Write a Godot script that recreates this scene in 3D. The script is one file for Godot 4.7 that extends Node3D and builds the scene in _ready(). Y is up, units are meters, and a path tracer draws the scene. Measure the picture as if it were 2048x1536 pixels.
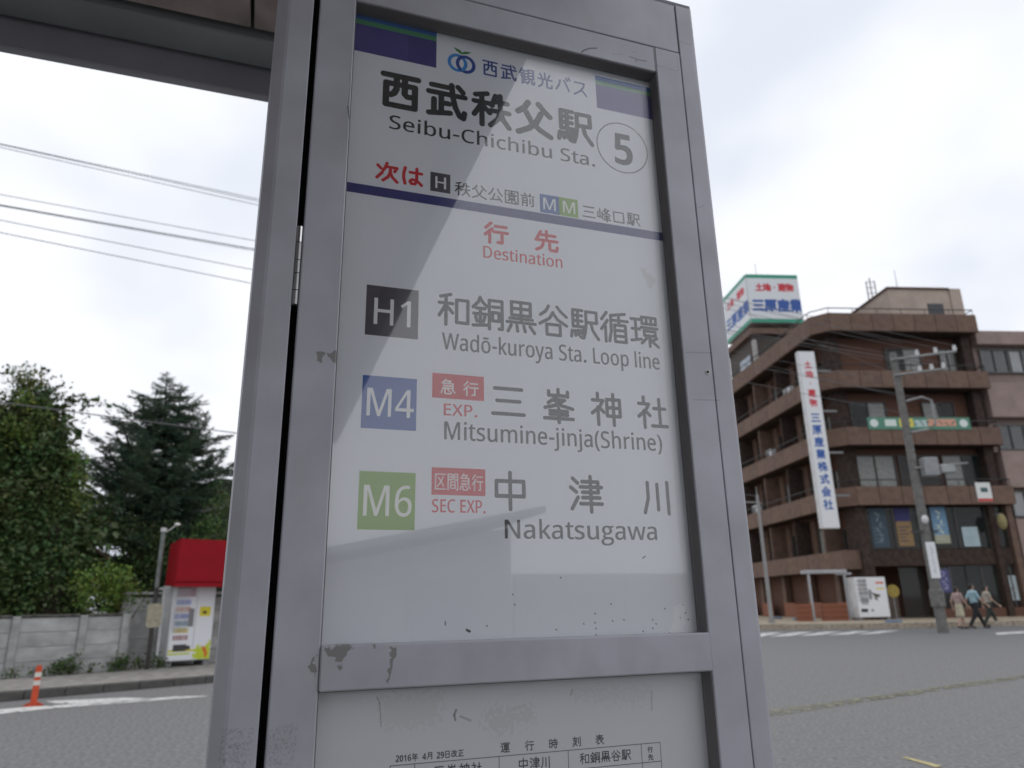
extends Node3D
# Bus stop sign under a shelter roof; street, wall and trees behind it on one side, a brown apartment block on the other.

const EYE := Vector3(0, 1.36, 0)
const FPX := 1450.0
const SIGN_YAW := 0.33292          # 19.075 degrees
const BLD_YAW := 0.0872
const WALL_YAW := 0.767
var CB := Basis(Vector3(0.999817, -0.018302, -0.00558), Vector3(0.019134, 0.956355, 0.29158), Vector3(0, -0.291633, 0.95653))
var C0 := Vector3(15.188, 0.449, -33.702)      # foot of the apartment block's corner
var V0 := Vector3(-7.87, 0.15, -17.53)         # foot of the drinks machine by the wall
var rng := RandomNumberGenerator.new()
var used := {}
var noise_tex := {}
var G := {}                                     # strokes of the characters, on a 100 x 100 square
var edge_noise := FastNoiseLite.new()
var sans: SystemFont
var sans_bold: SystemFont

# ------------------------------------------------------------------ pixels to places
func ray(u: float, v: float) -> Vector3:
	return (CB * Vector3(u - 1024.0, 768.0 - v, -FPX)).normalized()

func hg(x: float, z: float) -> float:           # the road rises gently towards the block
	return 0.0111 * maxf(0.0, x * 0.414 - z * 0.91 - 10.0)

func gnd(u: float, v: float, extra := 0.0) -> Vector3:
	var h := 0.0
	var r := ray(u, v)
	var p := Vector3.ZERO
	for k in 40:
		p = EYE + r * ((h + extra - EYE.y) / r.y)
		h = hg(p.x, p.z)
	return p

func on(u: float, v: float, p0: Vector3, n: Vector3) -> Vector3:
	var r := ray(u, v)
	return EYE + r * ((p0 - EYE).dot(n) / r.dot(n))

func at_height(u: float, v: float, y: float) -> Vector3:
	var r := ray(u, v)
	return EYE + r * ((y - EYE.y) / r.y)

func bt(a: float, y: float, b: float) -> Vector3:   # the block's own axes to world
	return C0 + Basis(Vector3.UP, BLD_YAW) * Vector3(a, y, -b)

func wt(a: float, y: float, b: float) -> Vector3:   # the wall's own axes to world
	return V0 + Basis(Vector3.UP, WALL_YAW) * Vector3(a, y, b)

# ------------------------------------------------------------------ meshes
func tool() -> SurfaceTool:
	var s := SurfaceTool.new()
	s.begin(Mesh.PRIMITIVE_TRIANGLES)
	return s

func vert(s: SurfaceTool, p: Vector3, n: Vector3) -> void:
	s.set_normal(n)
	s.set_uv(Vector2(p.x, p.y))
	s.set_uv2(Vector2((p.x + 0.05) / 0.81, (2.54 - p.y) / 1.62))
	s.add_vertex(p)

func tri(s: SurfaceTool, a: Vector3, b: Vector3, c: Vector3, inside: Vector3) -> void:   # turned away from a point inside
	var n := (b - a).cross(c - a)
	if n.length_squared() < 1e-16:
		return
	n = n.normalized()
	if n.dot((a + b + c) / 3.0 - inside) < 0:
		n = -n
		vert(s, a, n); vert(s, b, n); vert(s, c, n)
	else:
		vert(s, a, n); vert(s, c, n); vert(s, b, n)

func quad(s: SurfaceTool, a: Vector3, b: Vector3, c: Vector3, d: Vector3, inside: Vector3) -> void:
	tri(s, a, b, c, inside); tri(s, a, c, d, inside)

func box(s: SurfaceTool, lo: Vector3, hi: Vector3, c := 0.0, xf := Transform3D()) -> void:   # chamfered by c
	var m := (lo + hi) / 2.0
	var h := (hi - lo) / 2.0
	c = minf(c, minf(h.x, minf(h.y, h.z)) * 0.9)
	var mid := xf * m
	var P := func(ax: int, sx: float, sy: float, sz: float) -> Vector3:
		var q := Vector3(sx * (h.x - (0.0 if ax == 0 else c)), sy * (h.y - (0.0 if ax == 1 else c)), sz * (h.z - (0.0 if ax == 2 else c)))
		return xf * (m + q)
	for s1: float in [-1.0, 1.0]:
		quad(s, P.call(0, s1, -1, -1), P.call(0, s1, 1, -1), P.call(0, s1, 1, 1), P.call(0, s1, -1, 1), mid)
		quad(s, P.call(1, -1, s1, -1), P.call(1, 1, s1, -1), P.call(1, 1, s1, 1), P.call(1, -1, s1, 1), mid)
		quad(s, P.call(2, -1, -1, s1), P.call(2, 1, -1, s1), P.call(2, 1, 1, s1), P.call(2, -1, 1, s1), mid)
		if c > 0.0:
			for s2: float in [-1.0, 1.0]:
				quad(s, P.call(0, s1, s2, -1), P.call(1, s1, s2, -1), P.call(1, s1, s2, 1), P.call(0, s1, s2, 1), mid)
				quad(s, P.call(0, s1, -1, s2), P.call(2, s1, -1, s2), P.call(2, s1, 1, s2), P.call(0, s1, 1, s2), mid)
				quad(s, P.call(1, -1, s1, s2), P.call(2, -1, s1, s2), P.call(2, 1, s1, s2), P.call(1, 1, s1, s2), mid)
				for s3: float in [-1.0, 1.0]:
					tri(s, P.call(0, s1, s2, s3), P.call(1, s1, s2, s3), P.call(2, s1, s2, s3), mid)

func prism(s: SurfaceTool, outline: PackedVector2Array, y0: float, y1: float, xf := Transform3D()) -> void:   # (x, z) outline drawn up from y0 to y1
	var n := outline.size()
	var idx := Geometry2D.triangulate_polygon(outline)
	var c := Vector2.ZERO
	for p in outline: c += p / n
	var mid := xf * Vector3(c.x, (y0 + y1) / 2.0, c.y)
	for k in range(0, idx.size(), 3):
		for y: float in [y0, y1]:
			var a := outline[idx[k]]; var b := outline[idx[k + 1]]; var d := outline[idx[k + 2]]
			tri(s, xf * Vector3(a.x, y, a.y), xf * Vector3(b.x, y, b.y), xf * Vector3(d.x, y, d.y), xf * Vector3(a.x, (y0 + y1) / 2.0, a.y))
	var area := 0.0
	for k in n:
		area += outline[k].cross(outline[(k + 1) % n])
	for k in n:
		var a := outline[k]; var b := outline[(k + 1) % n]
		var e := (b - a).normalized()
		var inw := Vector2(-e.y, e.x) * (1.0 if area > 0 else -1.0) * 0.001
		var q := (a + b) / 2.0 + inw
		quad(s, xf * Vector3(a.x, y0, a.y), xf * Vector3(b.x, y0, b.y), xf * Vector3(b.x, y1, b.y), xf * Vector3(a.x, y1, a.y), xf * Vector3(q.x, (y0 + y1) / 2.0, q.y))

func tube(s: SurfaceTool, pts: Array, radii: Array, n := 8, caps := true) -> void:   # smooth swept tube
	var rings := []
	for k in pts.size():
		var d: Vector3 = (pts[mini(k + 1, pts.size() - 1)] - pts[maxi(k - 1, 0)]).normalized()
		var up := Vector3.UP if absf(d.y) < 0.9 else Vector3.RIGHT
		var x := d.cross(up).normalized()
		var y := x.cross(d)
		var r: float = radii[mini(k, radii.size() - 1)]
		var ring := []
		for j in n:
			var t := TAU * j / n
			ring.append([pts[k] + (x * cos(t) + y * sin(t)) * r, x * cos(t) + y * sin(t)])
		rings.append(ring)
	for k in pts.size() - 1:
		for j in n:
			var a = rings[k][j]; var b = rings[k][(j + 1) % n]; var c = rings[k + 1][(j + 1) % n]; var d = rings[k + 1][j]
			var order := [a, c, b, a, d, c]
			var g: Vector3 = (c[0] - a[0]).cross(b[0] - a[0])
			if g.dot(a[1]) > 0:
				order = [a, b, c, a, c, d]
			for w in order:
				vert(s, w[0], w[1])
	if caps:
		for e in [0, pts.size() - 1]:
			var inside: Vector3 = pts[1] if e == 0 else pts[e - 1]
			for j in n:
				tri(s, pts[e], rings[e][j][0], rings[e][(j + 1) % n][0], inside)

func ball(s: SurfaceTool, c: Vector3, r: Vector3, n := 10) -> void:
	for i in n / 2:
		for j in n:
			var q := []
			for w: Vector2i in [Vector2i(i, j), Vector2i(i, j + 1), Vector2i(i + 1, j + 1), Vector2i(i + 1, j)]:
				var th := PI * w.x / (n / 2); var ph := TAU * w.y / n
				q.append(Vector3(sin(th) * cos(ph), cos(th), sin(th) * sin(ph)))
			for t in [[0, 1, 2], [0, 2, 3]]:
				var a: Vector3 = q[t[0]]; var b: Vector3 = q[t[1]]; var d: Vector3 = q[t[2]]
				if (b - a).cross(d - a).length_squared() < 1e-12:
					continue
				if (b - a).cross(d - a).dot(a + b + d) > 0:
					var m := b; b = d; d = m
				for p in [a, b, d]:
					vert(s, c + p * r, (p / r).normalized())

# ------------------------------------------------------------------ nodes
func numbered(called: String) -> String:
	var n: int = used.get(called, -1) + 1
	used[called] = n
	return called if n == 0 else "%s_%03d" % [called, n]

func part(called: String, s, m: Material, parent: Node3D, label := "") -> MeshInstance3D:
	var o := MeshInstance3D.new()
	o.mesh = s.commit() if s is SurfaceTool else s
	o.name = called if parent != self else numbered(called)
	o.material_override = m
	if label: o.set_meta("label", label)
	parent.add_child(o, true)
	return o

func tag(o: Node3D, label: String, category: String, group := "", kind := "") -> Node3D:
	if label: o.set_meta("label", label)
	if category: o.set_meta("category", category)
	if group: o.set_meta("group", group)
	if kind: o.set_meta("kind", kind)
	return o

func thing(called: String, label: String, category: String, at := Vector3.ZERO, turn := 0.0, group := "") -> Node3D:
	var o := Node3D.new()
	o.name = numbered(called)
	add_child(o)
	o.position = at
	o.rotation.y = turn
	tag(o, label, category, group)
	return o

func setting(called: String, s, m: Material, label := "") -> MeshInstance3D:
	var o := part(called, s, m, self)
	o.set_meta("kind", "structure")
	if label: o.set_meta("label", label)
	return o

# one-box part in a thing's own axes
func bpart(called: String, lo: Vector3, hi: Vector3, m: Material, parent: Node3D, c := 0.0, label := "") -> MeshInstance3D:
	var s := tool()
	box(s, lo, hi, c)
	return part(called, s, m, parent, label)

# ------------------------------------------------------------------ materials
func noise(kind: String) -> Texture2D:
	if noise_tex.has(kind):
		return noise_tex[kind]
	var f := FastNoiseLite.new()
	f.seed = hash(kind) % 10007
	f.noise_type = FastNoiseLite.TYPE_SIMPLEX_SMOOTH
	f.fractal_octaves = 5
	f.frequency = {"soft": 0.006, "mott": 0.012, "grain": 0.09, "blot": 0.02, "asph": 0.16, "bump": 0.11, "drip": 0.004, "tile": 0.03}.get(kind, 0.02)
	var lo: float = {"soft": 0.9, "mott": 0.74, "grain": 0.72, "blot": 0.5, "asph": 0.9, "bump": 0.0, "drip": 0.84, "tile": 0.66}.get(kind, 0.7)
	var im := f.get_seamless_image(512, 512, false, false, 0.12, true)
	var src := im.get_data()
	var px := PackedByteArray()
	px.resize(512 * 512 * 3)
	var vals := PackedFloat32Array(); vals.resize(256)
	for k in 256:
		var t := clampf((k / 255.0 - 0.5) * 1.25 + 0.5, 0.0, 1.0)
		vals[k] = lerpf(lo, 1.0, t)
	for k in 512 * 512:
		var v := int(vals[src[k]] * 255.0)
		px[k * 3] = v; px[k * 3 + 1] = v; px[k * 3 + 2] = v
	var out := Image.create_from_data(512, 512, false, Image.FORMAT_RGB8, px)
	noise_tex[kind] = ImageTexture.create_from_image(out)
	return noise_tex[kind]

func lin(r: float, g: float, b: float) -> Color:      # real-world base colour
	return Color(r, g, b).linear_to_srgb()

func mt(col: Color, rough := 0.8, kind := "mott", scale := 1.0, spec := 0.5) -> StandardMaterial3D:
	var m := StandardMaterial3D.new()
	m.albedo_color = col
	m.roughness = rough
	m.metallic_specular = spec
	if kind:
		m.albedo_texture = noise(kind)
		m.uv1_triplanar = true
		m.uv1_world_triplanar = true
		m.uv1_scale = Vector3.ONE * scale
	return m

func bumpy(m: StandardMaterial3D, cm: float, kind := "bump") -> StandardMaterial3D:
	m.heightmap_enabled = true
	m.heightmap_texture = noise(kind)
	m.heightmap_scale = cm
	return m

func glass(alpha := 0.04, tint := Color(0.9, 0.95, 0.95)) -> StandardMaterial3D:
	var m := StandardMaterial3D.new()
	m.transparency = BaseMaterial3D.TRANSPARENCY_ALPHA
	m.albedo_color = Color(tint.r, tint.g, tint.b, alpha)
	m.roughness = 0.0
	return m

func printed(im: Image, rough := 0.5) -> StandardMaterial3D:
	var m := StandardMaterial3D.new()
	m.albedo_texture = ImageTexture.create_from_image(im)
	m.roughness = rough
	m.texture_repeat = false
	return m

# ------------------------------------------------------------------ print: strokes and letters into an Image
func stroke(im: Image, pts: PackedVector2Array, hw: float, col: Color) -> void:
	var W := im.get_width(); var H := im.get_height()
	for k in maxi(1, pts.size() - 1):
		var a := pts[k]; var b := pts[mini(k + 1, pts.size() - 1)]
		var d := b - a
		var l2 := maxf(d.length_squared(), 1e-6)
		for y in range(maxi(0, int(minf(a.y, b.y) - hw - 1)), mini(H, int(maxf(a.y, b.y) + hw + 2))):
			for x in range(maxi(0, int(minf(a.x, b.x) - hw - 1)), mini(W, int(maxf(a.x, b.x) + hw + 2))):
				var p := Vector2(x + 0.5, y + 0.5)
				var t := clampf((p - a).dot(d) / l2, 0.0, 1.0)
				var cov := clampf(hw + 0.5 - p.distance_to(a + d * t), 0.0, 1.0) * col.a
				if cov > 0.0:
					var old := im.get_pixel(x, y)
					var mix := old.lerp(Color(col.r, col.g, col.b, 1.0), cov)
					mix.a = maxf(old.a, cov)
					im.set_pixel(x, y, mix)

func glyph(im: Image, ch: String, x: float, y: float, w: float, h: float, hw: float, col: Color) -> void:
	if not G.has(ch):
		return
	for line: Array in G[ch]:
		var pts := PackedVector2Array()
		for k in range(0, line.size(), 2):
			pts.append(Vector2(x + line[k] * w / 100.0, y + line[k + 1] * h / 100.0))
		stroke(im, pts, hw, col)

func glyphs(im: Image, text: String, x: float, y: float, w: float, h: float, pitch: float, hw: float, col: Color) -> void:
	for k in text.length():
		glyph(im, text[k], x + k * pitch, y, w, h, hw, col)

func latin(im: Image, text: String, x: float, base: float, width: float, cap: float, col: Color, bold := false) -> void:
	var t := TextMesh.new()
	t.font = sans_bold if bold else sans
	t.font_size = 96
	t.pixel_size = 0.01
	t.depth = 0.0
	t.curve_step = 1.0
	t.text = text
	var v: PackedVector3Array = t.get_mesh_arrays()[Mesh.ARRAY_VERTEX]
	var lo := Vector2(1e9, 1e9); var hi := -lo
	for p in v:
		lo = lo.min(Vector2(p.x, p.y)); hi = hi.max(Vector2(p.x, p.y))
	var ref := TextMesh.new()
	ref.font = t.font; ref.font_size = 96; ref.pixel_size = 0.01; ref.depth = 0.0; ref.text = "H"
	var rv: PackedVector3Array = ref.get_mesh_arrays()[Mesh.ARRAY_VERTEX]
	var r0 := 1e9; var r1 := -1e9
	for p in rv:
		r0 = minf(r0, p.y); r1 = maxf(r1, p.y)
	var sx := width / (hi.x - lo.x)
	var sy := cap / (r1 - r0)
	var x0 := int(x) - 2; var W := int(width) + 6
	var y0 := int(base - (hi.y - r0) * sy) - 2; var H := int((hi.y - lo.y) * sy) + 6
	var cov := PackedFloat32Array(); cov.resize(W * H)
	var tr := 0
	while tr + 2 < v.size():
		var q := []
		for j in 3:
			q.append(Vector2(x + (v[tr + j].x - lo.x) * sx - x0, base - (v[tr + j].y - r0) * sy - y0))
		tr += 3
		var a: Vector2 = q[0]; var b: Vector2 = q[1]; var c: Vector2 = q[2]
		var den := (b - a).cross(c - a)
		if absf(den) < 1e-6:
			continue
		for py in range(maxi(0, int(minf(a.y, minf(b.y, c.y)))), mini(H, int(maxf(a.y, maxf(b.y, c.y))) + 1)):
			for pxx in range(maxi(0, int(minf(a.x, minf(b.x, c.x)))), mini(W, int(maxf(a.x, maxf(b.x, c.x))) + 1)):
				var hit := 0
				for k in 9:
					var p := Vector2(pxx + (k % 3 + 0.5) / 3.0, py + (k / 3 + 0.5) / 3.0)
					var w1 := (p - a).cross(c - a) / den
					var w2 := (b - a).cross(p - a) / den
					if w1 >= 0 and w2 >= 0 and w1 + w2 < 1.0:
						hit += 1
				cov[py * W + pxx] += hit / 9.0
	for py in H:
		for pxx in W:
			var k := minf(cov[py * W + pxx], 1.0)
			if k > 0 and x0 + pxx >= 0 and y0 + py >= 0 and x0 + pxx < im.get_width() and y0 + py < im.get_height():
				im.set_pixel(x0 + pxx, y0 + py, im.get_pixel(x0 + pxx, y0 + py).lerp(col, k))

func fill_poly(im: Image, pts: PackedVector2Array, col: Color, ragged := 0.0) -> void:
	var lo := pts[0]; var hi := pts[0]
	for p in pts:
		lo = lo.min(p); hi = hi.max(p)
	for y in range(maxi(0, int(lo.y - ragged * 3)), mini(im.get_height(), int(hi.y + ragged * 3) + 1)):
		for x in range(maxi(0, int(lo.x - ragged * 3)), mini(im.get_width(), int(hi.x + ragged * 3) + 1)):
			var p := Vector2(x + 0.5, y + 0.5)
			if ragged > 0.0:
				p += Vector2(edge_noise.get_noise_2d(x, y), edge_noise.get_noise_2d(x + 500, y)) * ragged * 5.0
			if Geometry2D.is_point_in_polygon(p, pts):
				var old := im.get_pixel(x, y)
				var c := old.lerp(Color(col.r, col.g, col.b, 1.0), col.a)
				c.a = maxf(old.a, col.a)
				im.set_pixel(x, y, c)

func stroke_table() -> void:
	var he := [[40, 8, 10, 16], [6, 34, 46, 34], [26, 14, 26, 94], [26, 38, 6, 70], [28, 42, 46, 60]]
	var shi := [[24, 6, 24, 22], [8, 26, 40, 26, 30, 44, 6, 64], [24, 46, 24, 96], [32, 50, 42, 60]]
	G["西"] = [[8, 12, 92, 12], [15, 34, 15, 90, 85, 90, 85, 34, 15, 34], [40, 12, 40, 46, 35, 58, 26, 64], [60, 12, 60, 56, 66, 62, 76, 62]]
	G["武"] = [[12, 14, 52, 14], [5, 33, 95, 33], [36, 40, 36, 84], [36, 58, 56, 58], [18, 52, 18, 84], [6, 90, 58, 82], [62, 6, 64, 34, 71, 64, 82, 86, 91, 90, 94, 76], [78, 8, 90, 20]]
	G["秩"] = he + [[62, 10, 52, 38], [58, 26, 92, 26], [50, 52, 96, 52], [74, 8, 74, 50, 68, 72, 48, 92], [74, 52, 82, 74, 96, 92]]
	G["父"] = [[36, 8, 26, 24, 8, 38], [64, 8, 78, 24, 94, 38], [70, 34, 56, 62, 36, 80, 8, 94], [30, 36, 44, 62, 66, 80, 94, 94]]
	G["駅"] = [[12, 10, 12, 60], [12, 10, 44, 10], [12, 26, 42, 26], [12, 42, 42, 42], [28, 10, 28, 58], [12, 59, 48, 59, 46, 86, 42, 92, 36, 90], [8, 72, 5, 90], [18, 72, 19, 86], [28, 70, 30, 84], [37, 70, 40, 80], [56, 12, 92, 12, 92, 44, 56, 44], [56, 12, 56, 50, 52, 74, 46, 92], [72, 44, 78, 68, 96, 92]]
	G["観"] = [[20, 6, 8, 28], [16, 18, 48, 18], [6, 34, 50, 34], [28, 24, 14, 50], [20, 42, 20, 94], [20, 52, 48, 52], [20, 68, 48, 68], [20, 86, 50, 86], [34, 34, 34, 86], [58, 10, 90, 10, 90, 60, 58, 60, 58, 10], [58, 26, 90, 26], [58, 43, 90, 43], [66, 60, 62, 80, 50, 92], [80, 60, 80, 86, 84, 90, 94, 90, 96, 76]]
	G["光"] = [[50, 6, 50, 42], [20, 14, 30, 34], [80, 14, 70, 34], [6, 44, 94, 44], [36, 44, 34, 66, 26, 82, 8, 92], [62, 44, 62, 84, 66, 90, 90, 90, 94, 74]]
	G["バ"] = [[34, 26, 28, 52, 8, 84], [60, 24, 76, 52, 90, 84], [74, 8, 82, 22], [90, 4, 98, 18]]
	G["ス"] = [[16, 18, 78, 18, 72, 40, 50, 66, 12, 90], [56, 58, 74, 72, 90, 90]]
	G["次"] = [[8, 22, 22, 36], [6, 84, 28, 56], [48, 6, 42, 28, 32, 44], [42, 24, 92, 24, 82, 44], [64, 34, 62, 56, 52, 76, 32, 94], [64, 50, 72, 72, 94, 94]]
	G["は"] = [[18, 12, 12, 40, 12, 64, 18, 92], [40, 32, 92, 32], [70, 10, 70, 74, 62, 88, 46, 88, 40, 78, 48, 68, 64, 68, 78, 76, 92, 90]]
	G["公"] = [[34, 10, 26, 32, 6, 54], [64, 10, 74, 32, 94, 54], [44, 44, 30, 84], [16, 86, 82, 82], [66, 60, 90, 94]]
	G["園"] = [[8, 8, 92, 8, 92, 92, 8, 92, 8, 8], [30, 24, 70, 24], [50, 14, 50, 36], [20, 36, 80, 36], [32, 46, 68, 46, 68, 60, 32, 60, 32, 46], [50, 60, 50, 82], [50, 62, 24, 76], [56, 64, 78, 82], [70, 62, 60, 70]]
	G["前"] = [[30, 6, 38, 20], [70, 6, 62, 20], [6, 24, 94, 24], [16, 38, 16, 94], [16, 38, 46, 38, 46, 90, 38, 92], [16, 56, 46, 56], [16, 72, 46, 72], [66, 40, 66, 76], [86, 36, 86, 90, 74, 92]]
	G["三"] = [[12, 14, 88, 14], [18, 48, 82, 48], [6, 84, 94, 84]]
	G["峰"] = [[22, 12, 22, 72], [6, 34, 6, 72, 38, 72], [38, 34, 38, 80], [64, 6, 50, 28], [60, 16, 86, 16, 70, 38, 46, 50], [58, 24, 74, 40, 96, 50], [52, 60, 90, 60], [52, 73, 90, 73], [46, 86, 96, 86], [71, 52, 71, 98]]
	G["口"] = [[14, 18, 86, 18, 86, 88, 14, 88, 14, 18]]
	G["行"] = [[30, 6, 8, 30], [34, 32, 6, 60], [24, 48, 24, 94], [46, 18, 92, 18], [40, 44, 96, 44], [74, 44, 74, 90, 58, 90]]
	G["先"] = [[26, 10, 12, 38], [22, 24, 86, 24], [50, 6, 50, 48], [6, 48, 94, 48], [36, 48, 34, 68, 26, 82, 8, 92], [62, 48, 62, 84, 66, 90, 90, 90, 94, 74]]
	G["和"] = he + [[58, 22, 92, 22, 92, 86, 58, 86, 58, 22]]
	G["銅"] = [[26, 6, 20, 20, 4, 36], [26, 8, 34, 20, 48, 32], [14, 38, 40, 38], [6, 54, 46, 54], [26, 38, 26, 86], [4, 88, 48, 84], [12, 62, 16, 76], [40, 62, 35, 76], [54, 12, 54, 94], [54, 12, 94, 12, 94, 92, 84, 92], [64, 30, 84, 30], [64, 46, 84, 46, 84, 70, 64, 70, 64, 46]]
	G["黒"] = [[20, 8, 80, 8, 80, 46, 20, 46, 20, 8], [20, 27, 80, 27], [50, 8, 50, 66], [14, 56, 86, 56], [5, 67, 95, 67], [18, 76, 8, 94], [36, 76, 38, 92], [58, 76, 62, 92], [78, 76, 92, 94]]
	G["谷"] = [[36, 8, 26, 24, 8, 36], [64, 8, 76, 22, 94, 36], [50, 26, 38, 44, 6, 62], [50, 28, 64, 46, 94, 62], [28, 62, 72, 62, 72, 92, 28, 92, 28, 62]]
	G["循"] = [[24, 6, 6, 28], [26, 30, 4, 58], [18, 46, 18, 94], [88, 6, 38, 14], [38, 14, 38, 60, 30, 92], [38, 28, 96, 28], [66, 12, 66, 40], [50, 42, 88, 42, 88, 92, 50, 92, 50, 42], [50, 58, 88, 58], [50, 75, 88, 75]]
	G["環"] = [[6, 16, 36, 16], [8, 46, 34, 46], [4, 82, 38, 76], [21, 16, 21, 78], [44, 8, 94, 8, 94, 28, 44, 28, 44, 8], [60, 8, 60, 28], [77, 8, 77, 28], [40, 40, 98, 40], [50, 50, 90, 50, 90, 64, 50, 64, 50, 50], [66, 64, 40, 88], [68, 70, 68, 96], [66, 64, 78, 82, 98, 96], [94, 70, 80, 78]]
	G["急"] = [[36, 4, 14, 26], [32, 12, 66, 12, 54, 26], [18, 28, 80, 28, 80, 58, 16, 58], [22, 43, 80, 43], [14, 70, 8, 88], [30, 66, 30, 88, 36, 92, 66, 92, 70, 80], [48, 64, 56, 76], [78, 68, 92, 84]]
	G["峯"] = [[50, 4, 50, 20], [22, 10, 22, 22, 78, 22], [78, 10, 78, 24], [44, 26, 20, 44], [36, 34, 68, 34, 48, 48, 10, 58], [38, 36, 58, 50, 92, 58], [24, 66, 76, 66], [24, 76, 76, 76], [8, 87, 92, 87], [50, 58, 50, 98]]
	G["神"] = shi + [[52, 22, 92, 22, 92, 70, 52, 70, 52, 22], [52, 46, 92, 46], [72, 6, 72, 96]]
	G["社"] = shi + [[56, 38, 92, 38], [74, 10, 74, 88], [48, 90, 96, 90]]
	G["区"] = [[92, 10, 10, 10, 10, 90, 94, 90], [72, 22, 56, 50, 26, 76], [32, 28, 54, 46, 78, 76]]
	G["間"] = [[10, 8, 10, 94], [10, 8, 42, 8, 42, 38, 10, 38], [10, 23, 42, 23], [58, 8, 90, 8, 90, 92, 80, 92], [58, 8, 58, 38, 90, 38], [58, 23, 90, 23], [32, 50, 68, 50, 68, 84, 32, 84, 32, 50], [32, 67, 68, 67]]
	G["中"] = [[12, 26, 88, 26, 88, 64, 12, 64, 12, 26], [50, 4, 50, 97]]
	G["津"] = [[12, 10, 26, 22], [6, 34, 22, 46], [8, 90, 26, 60], [40, 18, 86, 18, 86, 46, 40, 46], [34, 32, 96, 32], [40, 60, 90, 60], [34, 76, 96, 76], [64, 4, 64, 97]]
	G["川"] = [[20, 12, 20, 54, 8, 92], [50, 16, 50, 84], [82, 10, 82, 94]]
	G["運"] = [[8, 10, 20, 22], [6, 38, 22, 38, 22, 74, 8, 88], [20, 78, 40, 90, 96, 90], [32, 20, 32, 10, 94, 10, 94, 20], [40, 24, 84, 24], [42, 34, 84, 34, 84, 58, 42, 58, 42, 34], [42, 46, 84, 46], [34, 70, 94, 70], [63, 18, 63, 82]]
	G["時"] = [[8, 16, 34, 16, 34, 82, 8, 82, 8, 16], [8, 48, 34, 48], [46, 22, 90, 22], [68, 6, 68, 40], [40, 40, 97, 40], [42, 58, 96, 58], [80, 46, 80, 90, 66, 92], [52, 66, 60, 80]]
	G["刻"] = [[30, 6, 30, 18], [6, 20, 56, 20], [30, 22, 14, 42, 36, 42], [46, 30, 30, 56, 8, 72], [52, 46, 34, 72, 6, 94], [36, 70, 54, 90], [70, 16, 70, 70], [90, 8, 90, 90, 78, 92]]
	G["表"] = [[14, 14, 86, 14], [20, 28, 80, 28], [6, 42, 94, 42], [50, 4, 50, 42], [46, 42, 30, 58, 6, 70], [28, 58, 28, 90, 50, 82], [52, 44, 64, 68, 94, 92], [84, 52, 68, 64]]
	G["年"] = [[28, 4, 8, 34], [24, 20, 88, 20], [26, 42, 84, 42], [26, 42, 26, 66], [4, 66, 96, 66], [56, 20, 56, 97]]
	G["月"] = [[24, 8, 82, 8, 82, 90, 70, 92], [24, 8, 24, 60, 10, 92], [24, 34, 82, 34], [24, 58, 82, 58]]
	G["日"] = [[20, 10, 80, 10, 80, 90, 20, 90, 20, 10], [20, 48, 80, 48]]
	G["改"] = [[8, 14, 42, 14, 42, 44, 10, 44, 10, 84, 44, 74], [64, 6, 50, 40], [58, 26, 96, 26], [86, 28, 78, 56, 62, 76, 44, 92], [56, 42, 70, 70, 96, 92]]
	G["正"] = [[10, 12, 90, 12], [50, 12, 50, 88], [50, 48, 82, 48], [22, 42, 22, 88], [6, 88, 94, 88]]
	G["原"] = [[8, 10, 94, 10], [12, 10, 12, 50, 4, 92], [54, 12, 46, 26], [32, 26, 82, 26, 82, 54, 32, 54, 32, 26], [32, 40, 82, 40], [57, 54, 57, 90, 46, 90], [40, 64, 28, 82], [74, 64, 88, 82]]
	G["産"] = [[50, 4, 50, 16], [12, 16, 90, 16], [32, 20, 38, 32], [68, 20, 60, 32], [10, 34, 94, 34], [16, 34, 14, 64, 6, 92], [36, 42, 28, 62], [34, 50, 88, 50], [36, 68, 84, 68], [24, 90, 96, 90], [60, 40, 60, 90]]
	G["業"] = [[38, 4, 38, 22], [60, 4, 60, 22], [18, 8, 26, 22], [82, 8, 74, 22], [8, 24, 92, 24], [30, 28, 36, 38], [70, 28, 64, 38], [14, 40, 86, 40], [20, 52, 80, 52], [6, 64, 94, 64], [50, 40, 50, 97], [46, 66, 10, 90], [54, 66, 90, 90]]
	G["株"] = [[4, 28, 42, 28], [24, 6, 24, 96], [24, 32, 6, 66], [26, 36, 42, 54], [58, 10, 50, 34], [54, 24, 92, 24], [46, 50, 97, 50], [72, 6, 72, 96], [70, 52, 46, 82], [74, 52, 97, 82]]
	G["式"] = [[8, 26, 92, 26], [14, 50, 52, 50], [33, 50, 33, 84], [8, 88, 56, 78], [64, 6, 66, 40, 76, 74, 90, 92, 94, 74], [78, 8, 88, 18]]
	G["会"] = [[50, 6, 36, 26, 6, 46], [50, 6, 66, 26, 94, 46], [30, 44, 70, 44], [12, 62, 88, 62], [44, 62, 26, 88], [16, 90, 78, 84], [66, 70, 88, 94]]
	G["土"] = [[16, 38, 84, 38], [50, 8, 50, 88], [6, 88, 94, 88]]
	G["地"] = [[4, 36, 38, 36], [21, 10, 21, 76], [2, 84, 40, 70], [46, 44, 94, 30, 94, 66, 84, 68], [50, 16, 50, 82, 56, 90, 90, 90, 94, 76], [70, 6, 70, 72]]
	G["建"] = [[34, 14, 86, 14, 86, 40, 34, 40], [28, 27, 97, 27], [36, 52, 88, 52], [30, 66, 96, 66], [60, 4, 60, 82], [6, 12, 28, 12, 12, 42, 28, 42, 22, 70, 4, 92], [10, 58, 28, 82, 50, 92, 97, 92]]
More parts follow.
